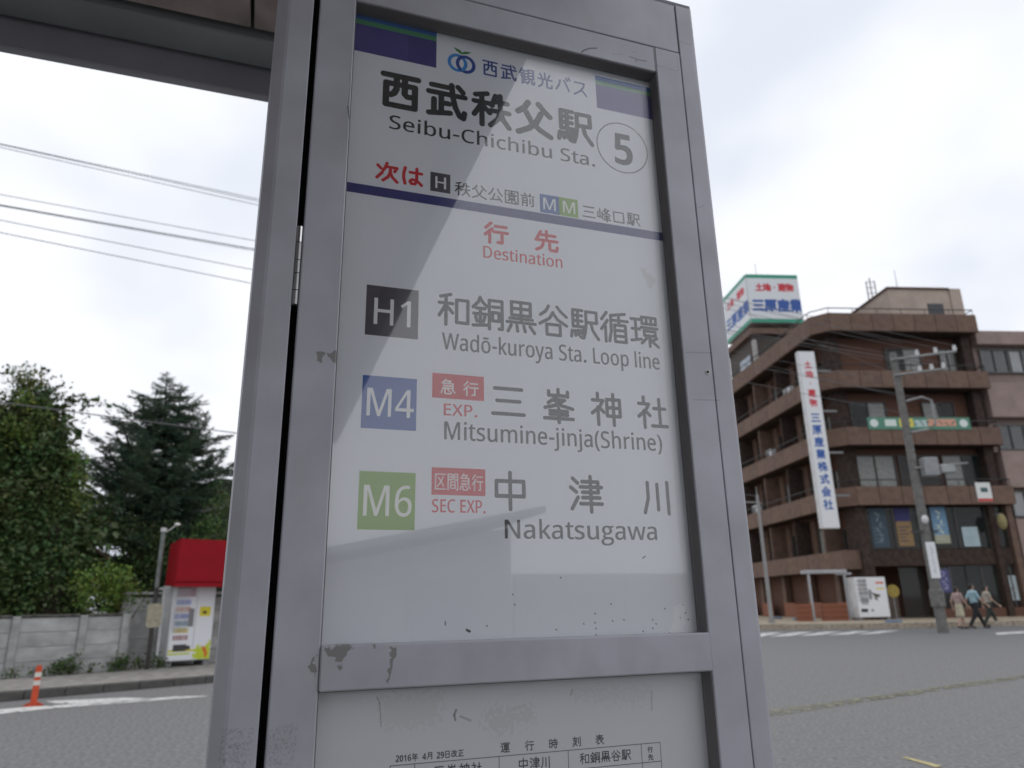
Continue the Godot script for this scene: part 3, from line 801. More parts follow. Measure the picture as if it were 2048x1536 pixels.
func bus_sign() -> void:
	var E := 1.36
	var t := thing("bus_stop_sign", "grey painted metal bus stop sign cabinet with glazed route board", "bus stop sign")
	t.transform = sign_frame()
	var paint := sign_paint()
	var y0 := 0.12
	var y1 := E + 1.15
	# left post with its softened corner, right post with a rounded one
	var s := tool()
	prism(s, PackedVector2Array([Vector2(-0.0405, -0.15), Vector2(-0.0405, -0.022), Vector2(-0.038, -0.012), Vector2(-0.0235, -0.0015), Vector2(-0.019, 0.0), Vector2(0.0145, 0.0), Vector2(0.016, -0.0015), Vector2(0.016, -0.15)]), y0, y1)
	part("post", s, paint, t)
	s = tool()
	prism(s, PackedVector2Array([Vector2(0.7092, -0.15), Vector2(0.7092, -0.001), Vector2(0.7102, 0.0), Vector2(0.741, 0.0), Vector2(0.745, -0.001), Vector2(0.7475, -0.004), Vector2(0.7475, -0.15)]), y0, y1)
	part("post", s, paint, t)
	var cap := tool()
	box(cap, Vector3(-0.0405, y1 + 0.001, -0.15), Vector3(0.7475, y1 + 0.012, 0.0), 0.006)
	part("top_cap", cap, paint, t)
	bpart("header_panel", Vector3(0.0257, E + 1.0345, -0.03), Vector3(0.7072, y1, -0.0012), paint, t, 0.0012)
	bpart("back_panel", Vector3(0.0165, y0, -0.148), Vector3(0.7088, y1 - 0.002, -0.145), paint, t)
	var gasket := StandardMaterial3D.new()
	gasket.albedo_color = lin(0.012, 0.012, 0.013); gasket.roughness = 0.9
	bpart("gasket", Vector3(0.0163, y0, -0.07), Vector3(0.0253, y1 - 0.001, -0.04), gasket, t)
	bpart("foot_board", Vector3(0.0257, y0, -0.03), Vector3(0.7072, 0.46, -0.001), paint, t, 0.0012)
	var bead := StandardMaterial3D.new()
	bead.albedo_color = lin(0.17, 0.16, 0.16); bead.roughness = 0.8
	# the door: stiles, rails, panes
	var door := Node3D.new()
	door.name = "door"; t.add_child(door)
	var d0 := 0.4625
	bpart("stile", Vector3(0.0257, d0, -0.045), Vector3(0.083, E + 1.0322, 0.0), paint, door, 0.0018)
	bpart("stile", Vector3(0.653, d0, -0.045), Vector3(0.7076, E + 1.0322, 0.0), paint, door, 0.0012)
	bpart("rail", Vector3(0.0832, E + 0.975, -0.045), Vector3(0.6528, E + 1.032, -0.0006), paint, door, 0.0012)
	bpart("rail", Vector3(0.0834, E - 0.0992, -0.045), Vector3(0.6526, E - 0.045, 0.003), paint, door, 0.0018)
	bpart("rail", Vector3(0.0832, d0, -0.045), Vector3(0.6528, d0 + 0.06, -0.0006), paint, door, 0.0012)
	# black glazing beads line the openings
	for q: Array in [[E - 0.0448, E + 0.9748], [d0 + 0.0602, E - 0.0994]]:
		bpart("glazing_bead", Vector3(0.0832, q[0], -0.0295), Vector3(0.0845, q[1], -0.004), bead, door)
		bpart("glazing_bead", Vector3(0.6515, q[0], -0.0295), Vector3(0.6528, q[1], -0.004), bead, door)
		bpart("glazing_bead", Vector3(0.0847, q[1] - 0.0013, -0.0295), Vector3(0.6513, q[1], -0.004), bead, door)
	var pane := glass(0.02)
	bpart("pane", Vector3(0.0847, E - 0.0446, -0.0255), Vector3(0.6513, E + 0.9733, -0.0222), pane, door)
	bpart("pane", Vector3(0.0847, d0 + 0.0604, -0.0255), Vector3(0.6513, E - 0.1009, -0.0222), pane, door)
	var board_print := printed(route_print(), 0.13)
	board_print.clearcoat_enabled = true                  # laminated
	board_print.clearcoat = 0.55
	board_print.clearcoat_roughness = 0.05
	part("route_board", sheet(0.075, E + 0.988 - 2026 / 1950.0, 0.075 + 1150 / 1950.0, E + 0.988, -0.031), board_print, t, "white printed board listing bus routes and destinations")
	part("timetable", sheet(0.075, E - 0.095 - 1200 / 1950.0, 0.075 + 1150 / 1950.0, E - 0.095, -0.0315), printed(timetable_print(), 0.7), t, "paper timetable printed in black on off-white")
	# hinge barrel standing in the gap
	var hinge := Node3D.new()
	hinge.name = "hinge"; t.add_child(hinge)
	var steel := mt(lin(0.42, 0.42, 0.42), 0.35, "soft", 6.0)
	steel.metallic = 0.75
	var bright := mt(lin(0.75, 0.75, 0.75), 0.2, "", 1.0)
	bright.metallic = 1.0
	var cuts := [0.540, 0.5135, 0.485, 0.464, 0.4375, 0.415]
	for k in 5:
		var c := tool()
		tube(c, [Vector3(0.0208, E + cuts[k + 1] + 0.0006, -0.003), Vector3(0.0208, E + cuts[k] - 0.0006, -0.003)], [0.0043], 14)
		part("knuckle", c, bright if k == 0 else steel, hinge)
	for sx: float in [-1.0, 1.0]:
		var lf := tool()
		box(lf, Vector3(0.0208 + (-0.0045 if sx < 0 else 0.0032), E + 0.416, -0.03), Vector3(0.0208 + (-0.0032 if sx < 0 else 0.0045), E + 0.539, -0.006))
		part("leaf", lf, steel, hinge)
	# lock: a small ring with a dark keyhole
	var lock := tool()
	tube(lock, [Vector3(0.697, E + 0.372, -0.002), Vector3(0.697, E + 0.372, 0.0012)], [0.0042], 16)
	part("lock", lock, steel, t)
	var hole := tool()
	tube(hole, [Vector3(0.697, E + 0.372, -0.001), Vector3(0.697, E + 0.372, 0.0016)], [0.0026], 12)
	part("keyhole", hole, gasket, t)

func shelter() -> void:
	# roof of the waiting shelter: sign axes, heights from the ground
	var t := thing("bus_shelter", "dark flat roof of the bus shelter above the sign", "shelter")
	t.transform = sign_frame()
	var fascia := mt(lin(0.36, 0.36, 0.395), 0.6, "soft", 1.0)
	var gutter := mt(lin(0.27, 0.285, 0.285), 0.6, "soft", 1.0)
	var soffit := mt(lin(0.42, 0.34, 0.32), 0.8, "mott", 0.7)
	var H := 2.81
	bpart("fascia", Vector3(-7.0, H, -0.96), Vector3(0.6, H + 0.28, -0.93), fascia, t, 0.004)
	bpart("gutter", Vector3(-7.0, H + 0.085, -0.915), Vector3(0.54, H + 0.24, -0.80), gutter, t, 0.004)
	bpart("fascia", Vector3(0.54, H, -0.925), Vector3(0.6, H + 0.28, 5.6), fascia, t, 0.004)
	bpart("fascia", Vector3(-7.0, H, 5.605), Vector3(0.6, H + 0.28, 5.66), fascia, t, 0.004)
	for k in 12:                                          # soffit boards
		bpart("soffit_panel", Vector3(-7.0 + k * 0.625, H + 0.10, -0.78), Vector3(-7.0 + k * 0.625 + 0.615, H + 0.16, 5.6), soffit, t, 0.003)
	bpart("roof_deck", Vector3(-7.0, H + 0.25, -0.955), Vector3(0.535, H + 0.27, 5.6), fascia, t)
	for p: Vector2 in [Vector2(-5.6, -0.55), Vector2(-5.6, 4.9), Vector2(-2.2, 5.2)]:
		var s := tool()
		box(s, Vector3(p.x - 0.05, 0.12, p.y - 0.05), Vector3(p.x + 0.05, H + 0.13, p.y + 0.05), 0.006)
		part("column", s, gutter, t)

func station_house() -> void:
	# stands behind the photographer; the sign's panes mirror its roof line
	var t := thing("station_building", "long low station building with a shallow pitched roof", "building")
	t.transform = sign_frame()
	var wall := mt(lin(0.72, 0.71, 0.68), 0.85, "soft", 0.3)
	var roof := mt(lin(0.4, 0.41, 0.43), 0.7, "mott", 0.3)
	# seen from its side: a lean-to roof that climbs towards one end
	var side := Transform3D(Basis(Vector3(1, 0, 0), Vector3(0, 0, 1), Vector3(0, -1, 0)), Vector3.ZERO)   # (x, y) outline, drawn along z
	var s := tool()
	prism(s, PackedVector2Array([Vector2(-2.0, 0), Vector2(4.9, 0), Vector2(4.9, -2.9), Vector2(-2.0, -1.5)]), 13.4, 20.0, side)
	part("wall", s, wall, t)
	s = tool()
	prism(s, PackedVector2Array([Vector2(-2.4, -1.58), Vector2(5.5, -3.16), Vector2(5.5, -3.3), Vector2(-2.4, -1.72)]), 12.9, 20.4, side)
	part("roof", s, roof, t)
	for k in 3:
		bpart("window", Vector3(-1.2 + k * 2.0, 0.6, 13.33), Vector3(0.2 + k * 2.0, 1.3 + k * 0.3, 13.39), mt(lin(0.5, 0.52, 0.55), 0.3, "", 1.0), t)
	var w := thing("boundary_wall", "plain grey concrete boundary wall beside the station building", "wall")
	w.transform = sign_frame()
	for k in 8:
		bpart("panel", Vector3(5.0 + k * 2.5, 0, 13.5), Vector3(7.485 + k * 2.5, 1.97, 13.65), wall, w, 0.01)

# ------------------------------------------------------------------ the brown apartment block, in its own axes (a right, y up, b back)
const LV := [2.2, 5.05, 7.9, 10.75, 13.7]

func window_part(parent: Node3D, xf: Transform3D, w: float, h: float, m: Dictionary, curtain := 0) -> void:   # frame on the xy plane facing +z
	var win := Node3D.new()
	win.name = "window"
	parent.add_child(win, true)
	win.transform = xf.translated_local(Vector3(0, 0, 0.075))
	var s := tool()
	box(s, Vector3(-w / 2, 0, -0.07), Vector3(-w / 2 + 0.05, h, 0.02)); box(s, Vector3(w / 2 - 0.05, 0, -0.06), Vector3(w / 2, h, 0.02))
	box(s, Vector3(-w / 2 + 0.05, 0, -0.06), Vector3(w / 2 - 0.05, 0.05, 0.02)); box(s, Vector3(-w / 2 + 0.05, h - 0.05, -0.06), Vector3(w / 2 - 0.05, h, 0.02))
	box(s, Vector3(-0.03, 0.05, -0.05), Vector3(0.03, h - 0.05, 0.015))
	part("frame", s, m.frame, win)
	bpart("pane", Vector3(-w / 2 + 0.05, 0.05, -0.03), Vector3(-0.03, h - 0.05, -0.022), m.glass, win)
	bpart("pane", Vector3(0.03, 0.05, -0.03), Vector3(w / 2 - 0.05, h - 0.05, -0.022), m.glass, win)
	if curtain:
		var c := tool()
		var x0 := -w / 2 + 0.06
		var x1 := (0.0 if curtain == 1 else w / 2 - 0.06)
		if curtain == 3: x0 = 0.0; x1 = w / 2 - 0.06
		var n := maxi(2, int((x1 - x0) / 0.07))
		for k in n:
			var xa := lerpf(x0, x1, float(k) / n); var xb := lerpf(x0, x1, float(k + 1) / n)
			var za := -0.065 + 0.018 * (k % 2); var zb := -0.065 + 0.018 * ((k + 1) % 2)
			quad(c, Vector3(xa, 0.06, za), Vector3(xb, 0.06, zb), Vector3(xb, h - 0.06, zb), Vector3(xa, h - 0.06, za), Vector3((xa + xb) / 2, h / 2, -1))
		part("curtain", c, m.curtain, win)

func hollow(called: String, lo: Vector3, hi: Vector3, rooms: Array, m: Material, parent: Node3D) -> void:   # a solid wall with rooms cut into it
	var c := CSGBox3D.new()
	c.size = hi - lo
	c.position = (lo + hi) / 2.0
	c.name = called
	c.material = m
	for q: Array in rooms:
		if q[0].x < hi.x and q[1].x > lo.x and q[0].y < hi.y and q[1].y > lo.y and q[0].z < hi.z and q[1].z > lo.z:
			var r := CSGBox3D.new()
			r.name = "room"
			r.operation = CSGShape3D.OPERATION_SUBTRACTION
			r.size = q[1] - q[0]
			r.position = (q[0] + q[1]) / 2.0 - c.position
			r.material = m
			c.add_child(r, true)
	parent.add_child(c, true)

func block() -> void:
	var t := thing("apartment_building", "brown tiled corner apartment building with stacked balconies", "building", C0, BLD_YAW)
	var tile := mt(lin(0.172, 0.104, 0.076), 0.75, "drip", 0.9)
	var tile2 := mt(lin(0.164, 0.1, 0.074), 0.75, "drip", 0.8)
	var tile3 := mt(lin(0.182, 0.112, 0.08), 0.75, "drip", 1.0)
	var brick := mt(lin(0.17, 0.08, 0.052), 0.85, "tile", 0.8)
	var dark := mt(lin(0.075, 0.055, 0.047), 0.85, "mott", 0.5, 0.2)
	var beige := mt(lin(0.48, 0.39, 0.33), 0.85, "soft", 0.25)
	var steel := mt(lin(0.03, 0.027, 0.026), 0.5, "", 1.0)
	var m := {frame = mt(lin(0.07, 0.06, 0.055), 0.5, "", 1.0), glass = glass(0.12, Color(0.25, 0.32, 0.32)), curtain = mt(lin(0.55, 0.55, 0.52), 0.9, "mott", 0.9)}
	m.glass.roughness = 0.03
	m.glass.metallic_specular = 0.28
	var skins := [tile, tile2, tile3]
	var L := 16.0
	# walls behind the balconies
	var rooms := []
	for k in 4:
		var fy: float = LV[k] + 0.18
		for j in 5: rooms.append([Vector3(1.0, fy + 0.07, -4.8 - j * 3.0), Vector3(3.2, fy + 1.98, -3.1 - j * 3.0)])
		rooms.append([Vector3(1.0, fy + 0.52, -2.34), Vector3(2.6, fy + 1.78, -1.56)])
	for q: Array in [[4.95, LV[3] + 0.3, 1.9, 2.1], [7.35, LV[3] + 0.5, 0.9, 1.9], [2.6, LV[2] + 0.3, 1.9, 2.1], [6.3, LV[2] + 0.3, 1.7, 2.1], [2.5, LV[1] + 0.25, 2.1, 2.3], [4.75, LV[1] + 0.25, 2.1, 2.3], [7.0, LV[1] + 0.25, 2.1, 2.3]]:
		rooms.append([Vector3(q[0] - q[2] / 2 + 0.02, q[1] + 0.02, -3.2), Vector3(q[0] + q[2] / 2 - 0.02, q[1] + q[3] - 0.02, -1.0)])
	hollow("wall", Vector3(1.15, 5.05, -L), Vector3(8.5, 13.72, -1.15), rooms, brick, t)
	hollow("wall", Vector3(1.15, 0.0, -L), Vector3(8.5, 5.04, -4.2), rooms, brick, t)
	hollow("wall", Vector3(1.15, 0.0, -4.19), Vector3(1.4, 5.04, -1.0), rooms, brick, t)
	bpart("shop_floor", Vector3(1.41, 2.6, -4.19), Vector3(8.4, 2.75, -0.75), mt(lin(0.3, 0.28, 0.26), 0.8), t)
	bpart("shop_wall", Vector3(8.38, 0.0, -4.19), Vector3(8.5, 5.04, -0.91), brick, t)
	bpart("corner_pier", Vector3(0.85, 3.05, -1.6), Vector3(1.5, 13.72, -0.85), dark, t, 0.02)
	bpart("corner_pier", Vector3(7.9, 5.05, -1.5), Vector3(8.35, 13.72, -0.6), dark, t, 0.02)
	for k in 5:
		var y: float = LV[k]
		var f := tool()
		if k == 0:
			box(f, Vector3(0.08, y, -L), Vector3(1.2, y + 0.18, -0.6))
		else:
			prism(f, PackedVector2Array([Vector2(0.08, -L), Vector2(8.5, -L), Vector2(8.5, -0.08), Vector2(0.72, -0.08), Vector2(0.08, -0.72)]), y, y + 0.18)
		part("balcony_floor", f, dark, t)
		# tiled parapet panels along both streets, with the clipped corner between them
		var h := 0.85 if k < 4 else 0.93
		var n := 13
		for j in n:
			var z0 := -0.7 - j * (L - 0.7) / n
			var z1 := -0.7 - (j + 1) * (L - 0.7) / n
			bpart("parapet_panel", Vector3(0.0, y - 0.01, z1 + 0.012), Vector3(0.14, y + h, z0 - 0.012), skins[(j * 2 + k) % 3], t, 0.01)
		if k == 0:
			bpart("parapet_panel", Vector3(0.0, y - 0.01, -0.69), Vector3(0.9, y + h, -0.55), tile2, t, 0.01)
			continue
		var c := tool()
		prism(c, PackedVector2Array([Vector2(0.005, -0.695), Vector2(0.695, -0.005), Vector2(0.695, -0.14), Vector2(0.14, -0.695)]), y - 0.01, y + h)
		part("parapet_panel", c, tile, t)
		for j in 7:
			var x0 := 0.7 + j * 1.118
			bpart("parapet_panel", Vector3(x0 + 0.012, y - 0.01, -0.14), Vector3(x0 + 1.106, y + h, 0.0), skins[(j + k * 2) % 3], t, 0.01)
		bpart("parapet_panel", Vector3(8.39, y - 0.01, -1.6), Vector3(8.526, y + h, -0.15), tile2, t, 0.01)
		# dark handrail
		var r := tool()
		var top := y + h + (0.32 if k < 4 else 0.28)
		tube(r, [Vector3(0.07, top, -L), Vector3(0.07, top, -0.72), Vector3(0.72, top, -0.07), Vector3(8.45, top, -0.07), Vector3(8.45, top, -1.4)], [0.028], 6)
		for j in 7: tube(r, [Vector3(0.75 + j * 1.28, y + h, -0.07), Vector3(0.75 + j * 1.28, top, -0.07)], [0.016], 5, false)
		for j in 10: tube(r, [Vector3(0.07, y + h, -0.9 - j * 1.6), Vector3(0.07, top, -0.9 - j * 1.6)], [0.016], 5, false)
		part("railing", r, steel, t)
	# partitions and windows of the long side
	var left := Basis(Vector3.UP, -PI / 2)
	for k in 4:
		var y: float = LV[k] + 0.18
		for j in 5:
			var b := 2.6 + j * 3.0
			bpart("partition", Vector3(0.2, y, -b - 0.06), Vector3(1.14, y + 2.5, -b + 0.06), dark if j % 2 else tile2, t)
			window_part(t, Transform3D(left, Vector3(1.13, y + 0.05, -b - 1.35)), 1.7, 1.95, m, [1, 0, 2, 3, 0, 1, 2, 0, 3, 1][(j * 3 + k * 2) % 10])
			bpart("wall_pier", Vector3(1.02, y, -b - 2.9), Vector3(1.16, y + 2.5, -b - 2.35), skins[(j + k) % 3], t)
		window_part(t, Transform3D(left, Vector3(1.13, y + 0.5, -1.95)), 0.8, 1.3, m, [0, 2, 1, 0][k])
	# windows of the short side, floor by floor
	window_part(t, Transform3D(Basis(), Vector3(4.95, LV[3] + 0.3, -1.13)), 1.9, 2.1, m, 3)
	window_part(t, Transform3D(Basis(), Vector3(7.35, LV[3] + 0.5, -1.13)), 0.9, 1.9, m, 2)
	window_part(t, Transform3D(Basis(), Vector3(2.6, LV[2] + 0.3, -1.13)), 1.9, 2.1, m, 3)
	window_part(t, Transform3D(Basis(), Vector3(6.3, LV[2] + 0.3, -1.13)), 1.7, 2.1, m, 1)
	for j in 3:
		window_part(t, Transform3D(Basis(), Vector3(2.5 + j * 2.25, LV[1] + 0.25, -1.13)), 2.1, 2.3, m, [2, 0, 1][j])
	# street front: two storeys of dark glass
	bpart("shop_pier", Vector3(0.75, 0, -1.3), Vector3(1.25, 5.04, -0.35), dark, t, 0.02)
	bpart("shop_pier", Vector3(3.95, 0, -0.9), Vector3(4.15, 5.04, -0.4), dark, t, 0.02)
	bpart("shop_pier", Vector3(7.3, 0, -0.9), Vector3(7.6, 5.04, -0.35), dark, t, 0.02)
	bpart("shop_pier", Vector3(8.2, 0, -0.9), Vector3(8.5, 5.04, -0.35), tile2, t, 0.02)
	bpart("spandrel", Vector3(1.26, 2.3, -0.72), Vector3(8.19, 3.05, -0.5), dark, t, 0.01)
	for a: Array in [[1.3, 2.6], [2.66, 3.9], [4.2, 5.7], [5.76, 7.25], [7.64, 8.16]]:
		bpart("shop_pane", Vector3(a[0], 3.08, -0.63), Vector3(a[1], 4.98, -0.61), m.glass, t)
		if a[0] > 4.0:
			bpart("shop_pane", Vector3(a[0], 0.42, -0.63), Vector3(a[1], 2.28, -0.61), m.glass, t)
			bpart("shop_sill", Vector3(a[0], 0, -0.75), Vector3(a[1], 0.4, -0.45), brick, t, 0.01)
			bpart("shop_mullion", Vector3((a[0] + a[1]) / 2 - 0.03, 0.42, -0.66), Vector3((a[0] + a[1]) / 2 + 0.03, 2.28, -0.58), m.frame, t)
		bpart("shop_mullion", Vector3(a[1] + 0.002, 3.08, -0.67), Vector3(a[1] + 0.056, 4.98, -0.57), m.frame, t)
	bpart("shop_pane", Vector3(2.7, 0.02, -0.95), Vector3(3.9, 2.25, -0.93), m.glass, t)
	bpart("shop_counter", Vector3(1.4, 0.0, -1.25), Vector3(2.5, 1.0, -1.0), mt(lin(0.11, 0.08, 0.06), 0.7), t, 0.02)
	# ground floor of the long side: openings between brick stubs
	for j in 5:
		bpart("pillar", Vector3(0.75, 0, -3.2 - j * 3.0), Vector3(1.1, 2.2, -2.8 - j * 3.0), tile2, t, 0.02)
		bpart("dwarf_wall", Vector3(0.55, 0, -2.75 - j * 3.0), Vector3(0.72, 0.75, -1.5 - j * 3.0), mt(lin(0.34, 0.13, 0.07), 0.8, "tile", 0.9), t, 0.02)
	# penthouse and stair tower on the roof
	var ph := bpart("penthouse", Vector3(5.78, 14.0, -9.0), Vector3(9.3, 17.15, -2.5), beige, t)
	bpart("pier", Vector3(9.31, 14.15, -8.9), Vector3(9.95, 17.2, -2.42), beige, ph)
	bpart("coping", Vector3(5.7, 17.15, -9.05), Vector3(9.3, 17.25, -2.42), tile2, ph)
	bpart("shutter", Vector3(7.9, 15.5, -2.52), Vector3(8.8, 16.3, -2.47), mt(lin(0.06, 0.065, 0.075), 0.5), ph)
	var st := bpart("stair_tower", Vector3(0.55, 14.0, -12.5), Vector3(3.5, 16.9, -8.4), mt(lin(0.1, 0.085, 0.075), 0.8), t)
	bpart("eave", Vector3(0.25, 16.6, -12.8), Vector3(3.75, 17.0, -8.1), tile, st, 0.02)
	bpart("louvre", Vector3(0.5, 14.6, -10.8), Vector3(0.56, 15.6, -9.2), mt(lin(0.3, 0.36, 0.42), 0.3, "", 1.0), st)
	bpart("duct", Vector3(0.3, 14.4, -8.3), Vector3(0.55, 16.2, -8.05), mt(lin(0.5, 0.48, 0.46), 0.7), st, 0.04)

func text_column(w: int, h: int, list: Array, hwk := 0.07) -> Image:
	var im := Image.create(w, h, false, Image.FORMAT_RGB8)
	im.fill(Color8(222, 224, 226))
	for e: Array in list:      # [character, x, y, size, colour]
		glyph(im, e[0], e[1], e[2], e[3], e[3], e[3] * hwk, e[4])
	return im

func block_fittings() -> void:
	var red := Color8(196, 44, 58); var blue := Color8(40, 84, 160)
	var white := mt(lin(0.66, 0.67, 0.68), 0.5, "soft", 0.7)
	var green := mt(lin(0.05, 0.34, 0.22), 0.5, "soft", 0.7)
	var steel := mt(lin(0.2, 0.2, 0.2), 0.5, "soft", 1.0)
	var pale := mt(lin(0.4, 0.41, 0.43), 0.6, "soft", 0.7)
	# tall sign hanging from the corner
	var t := thing("hanging_sign", "tall narrow white sign with vertical red and blue characters on building corner", "sign", bt(0, 0, 0), BLD_YAW)
	var column := []
	var y := 60.0
	for ch in ["土", "地", "・", "建", "物"]:
		column.append([ch, 30, y, 52, red]); y += 62.0
	y += 30.0
	for ch in ["三", "原", "産", "業", "株", "式", "会", "社"]:
		column.append([ch, 26, y, 62, blue]); y += 76.0
	bpart("case", Vector3(-1.4, 3.95, 0.15), Vector3(-0.55, 12.4, 0.42), white, t, 0.02)
	part("face", sheet(-1.37, 3.98, -0.58, 12.37, 0.426, 0.003), printed(text_column(112, 1100, column, 0.075)), t)
	for k in 4:
		bpart("bracket", Vector3(-0.56, 5.4 + k * 2.0 , 0.2), Vector3(0.2, 5.5 + k * 2.0, 0.3), steel, t)
	# roof billboard
	var g := thing("roof_billboard", "white roof billboard with green edges and red and blue characters", "billboard", bt(0, 0, 0), BLD_YAW)
	var im := Image.create(340, 330, false, Image.FORMAT_RGB8)
	im.fill(Color8(220, 224, 228))
	im.fill_rect(Rect2i(0, 0, 340, 26), Color8(48, 150, 122)); im.fill_rect(Rect2i(0, 304, 340, 26), Color8(48, 150, 122))
	glyphs(im, "土地・建物", 54, 62, 50, 54, 50, 5.2, red)
	glyphs(im, "三原産業", 22, 172, 76, 84, 82, 8.0, blue)
	var lo := Vector3(0.3, 17.3, -12.0); var hi := Vector3(3.7, 20.55, -8.0)
	bpart("box", lo, hi, white, g, 0.02)
	part("face", sheet(lo.x + 0.02, lo.y, hi.x - 0.02, hi.y, hi.z + 0.012, 0.004), printed(im), g)
	var lf := part("face", sheet(-1.98, lo.y, 1.98, hi.y, 0.0, 0.004), printed(im), g)
	lf.transform = Transform3D(Basis(Vector3.UP, -PI / 2), Vector3(lo.x - 0.012, 0, -10.0))
	for x: float in [0.7, 2.0, 3.3]:
		bpart("strut", Vector3(x - 0.06, 16.98, -10.5), Vector3(x + 0.06, 17.32, -9.0), steel, g)
	# antennas on the roof
	var an := thing("roof_antenna", "grey lattice antenna mast of paired rods on penthouse roof", "antenna", bt(5.95, 17.25, 4.2), BLD_YAW)
	var s := tool()
	for x: float in [-0.18, 0.0, 0.2]: tube(s, [Vector3(x, 0, x * 0.5), Vector3(x, 1.35 - absf(x), x * 0.5)], [0.045], 6)
	part("mast", s, white, an)
	s = tool()
	for k in 3: tube(s, [Vector3(-0.22, 0.4 + k * 0.35, 0), Vector3(0.24, 0.4 + k * 0.35, 0.05)], [0.02], 5)
	part("crossbar", s, steel, an)
	for q: Array in [[bt(7.0, 17.25, 3.4), 1.5, "thin white whip aerial on penthouse roof"], [bt(1.5, 20.54, 9.0), 1.3, "thin whip aerial on top of roof billboard"]]:
		s = tool()
		tube(s, [q[0], q[0] + Vector3(0, q[1], 0)], [0.022, 0.012], 6)
		tag(part("whip_aerial", s, steel, self), q[2], "aerial")
	# green banner on the third-floor rail
	var bn := Image.create(360, 44, false, Image.FORMAT_RGB8)
	bn.fill(Color8(84, 134, 114))
	bn.fill_rect(Rect2i(110, 5, 50, 30), Color8(214, 200, 90)); bn.fill_rect(Rect2i(210, 6, 100, 26), Color8(206, 150, 130)); bn.fill_rect(Rect2i(60, 8, 40, 24), Color8(210, 222, 214)); bn.fill_rect(Rect2i(165, 10, 42, 24), Color8(176, 196, 196))
	for x: int in [22, 336]:
		stroke(bn, PackedVector2Array([Vector2(x, 21), Vector2(x + 1, 21)]), 14, Color8(216, 222, 220))
	for k in 9:
		stroke(bn, PackedVector2Array([Vector2(118 + k * 22, 12 + (k % 3) * 7), Vector2(128 + k * 22, 14 + (k % 4) * 5)]), 2.0, Color8(80, 110, 90))
	var b := thing("banner", "long green and yellow advertising banner tied along balcony railing", "banner", bt(0, 0, 0), BLD_YAW)
	part("cloth", sheet(1.8, 8.62, 7.0, 9.22, 0.03, 0.004), printed(bn, 0.7), b)
	# white panel on the second-floor parapet end
	var wp := Image.create(70, 90, false, Image.FORMAT_RGB8)
	wp.fill(Color8(216, 218, 214)); wp.fill_rect(Rect2i(0, 76, 70, 14), Color8(190, 70, 60)); wp.fill_rect(Rect2i(20, 24, 34, 22), Color8(60, 90, 90))
	var w := thing("parapet_sign", "white sign with red lower edge on end of balcony parapet", "sign", bt(0, 0, 0), BLD_YAW)
	bpart("board", Vector3(6.6, 5.15, 0.004), Vector3(7.35, 6.05, 0.03), white, w)
	part("face", sheet(6.61, 5.16, 7.34, 6.04, 0.036, 0.003), printed(wp), w)
	# posters in the shop windows
	for q: Array in [
		[1.5, 3.15, 2.3, 4.95, Color8(52, 70, 84), Color8(104, 122, 132), "dark blue poster with pale vertical lettering behind shop window"],
		[2.75, 3.2, 3.5, 4.95, Color8(136, 110, 72), Color8(40, 40, 96), "orange poster with navy top behind shop window"],
		[4.55, 3.3, 5.3, 5.0, Color8(104, 140, 170), Color8(200, 210, 200), "light blue banner poster in shop window"],
		[5.95, 3.15, 6.75, 4.05, Color8(168, 186, 192), Color8(150, 180, 190), "small pale cyan poster low in shop window"],
		[4.3, 1.1, 5.0, 2.15, Color8(70, 72, 112), Color8(150, 150, 190), "violet blue poster at ground floor window"],
		[7.66, 0.7, 8.14, 1.8, Color8(176, 190, 196), Color8(110, 130, 140), "white notice in narrow window beside end pier"]]:
		var pi := Image.create(60, 120, false, Image.FORMAT_RGB8)
		pi.fill(q[4])
		if "navy" in q[6]: pi.fill_rect(Rect2i(0, 0, 60, 42), q[5])
		else:
			for k in 6: stroke(pi, PackedVector2Array([Vector2(22 + (k % 3) * 8, 14 + k * 16), Vector2(36 - (k % 2) * 10, 22 + k * 16)]), 3.0, q[5])
		if "light blue" in q[6]: pi.fill_rect(Rect2i(0, 92, 60, 28), Color8(160, 160, 140))
		for k in 5: stroke(pi, PackedVector2Array([Vector2(8, 60 + k * 11), Vector2(50 - (k * 13) % 20, 60 + k * 11)]), 1.4, Color(q[5]).darkened(0.15))
		var po := part("poster", sheet(q[0], q[1], q[2], q[3], -0.598, 0.003), printed(pi, 0.6), self)
		po.position = C0; po.rotation.y = BLD_YAW
		tag(po, q[6], "poster", "posters in the shop windows")
	# yellow lantern sign
	var ln := thing("lantern_sign", "rounded yellow lantern sign projecting beside the shop", "sign", bt(7.5, 3.83, -0.1), BLD_YAW)
	s = tool()
	ball(s, Vector3(0, 0.38, 0), Vector3(0.2, 0.38, 0.2), 16)
	part("lantern", s, mt(lin(0.34, 0.29, 0.13), 0.7, "mott", 1.5), ln)
	bpart("bracket", Vector3(-0.02, 0.72, -0.5), Vector3(0.02, 0.76, 0.02), steel, ln)
	# round yellow sign and lamp by the shop door
	var ys := thing("round_sign", "round yellow sign standing at the shop door", "sign", bt(1.62, 0, -0.1), BLD_YAW)
	s = tool()
	tube(s, [Vector3(0, 1.2, 0), Vector3(0, 1.2, 0.05)], [0.28], 20)
	part("disc", s, mt(lin(0.4, 0.3, 0.05), 0.6, "mott", 1.0), ys)
	bpart("stand", Vector3(-0.03, 0, -0.03), Vector3(0.03, 1.1, 0.0), steel, ys)
	bpart("foot", Vector3(-0.2, 0.0, -0.15), Vector3(0.2, 0.05, 0.15), steel, ys, 0.01)
	# awning over the entrance of the long side
	var aw := thing("entrance_awning", "white metal awning on two posts over side entrance", "awning", bt(0, 0, 0), BLD_YAW)
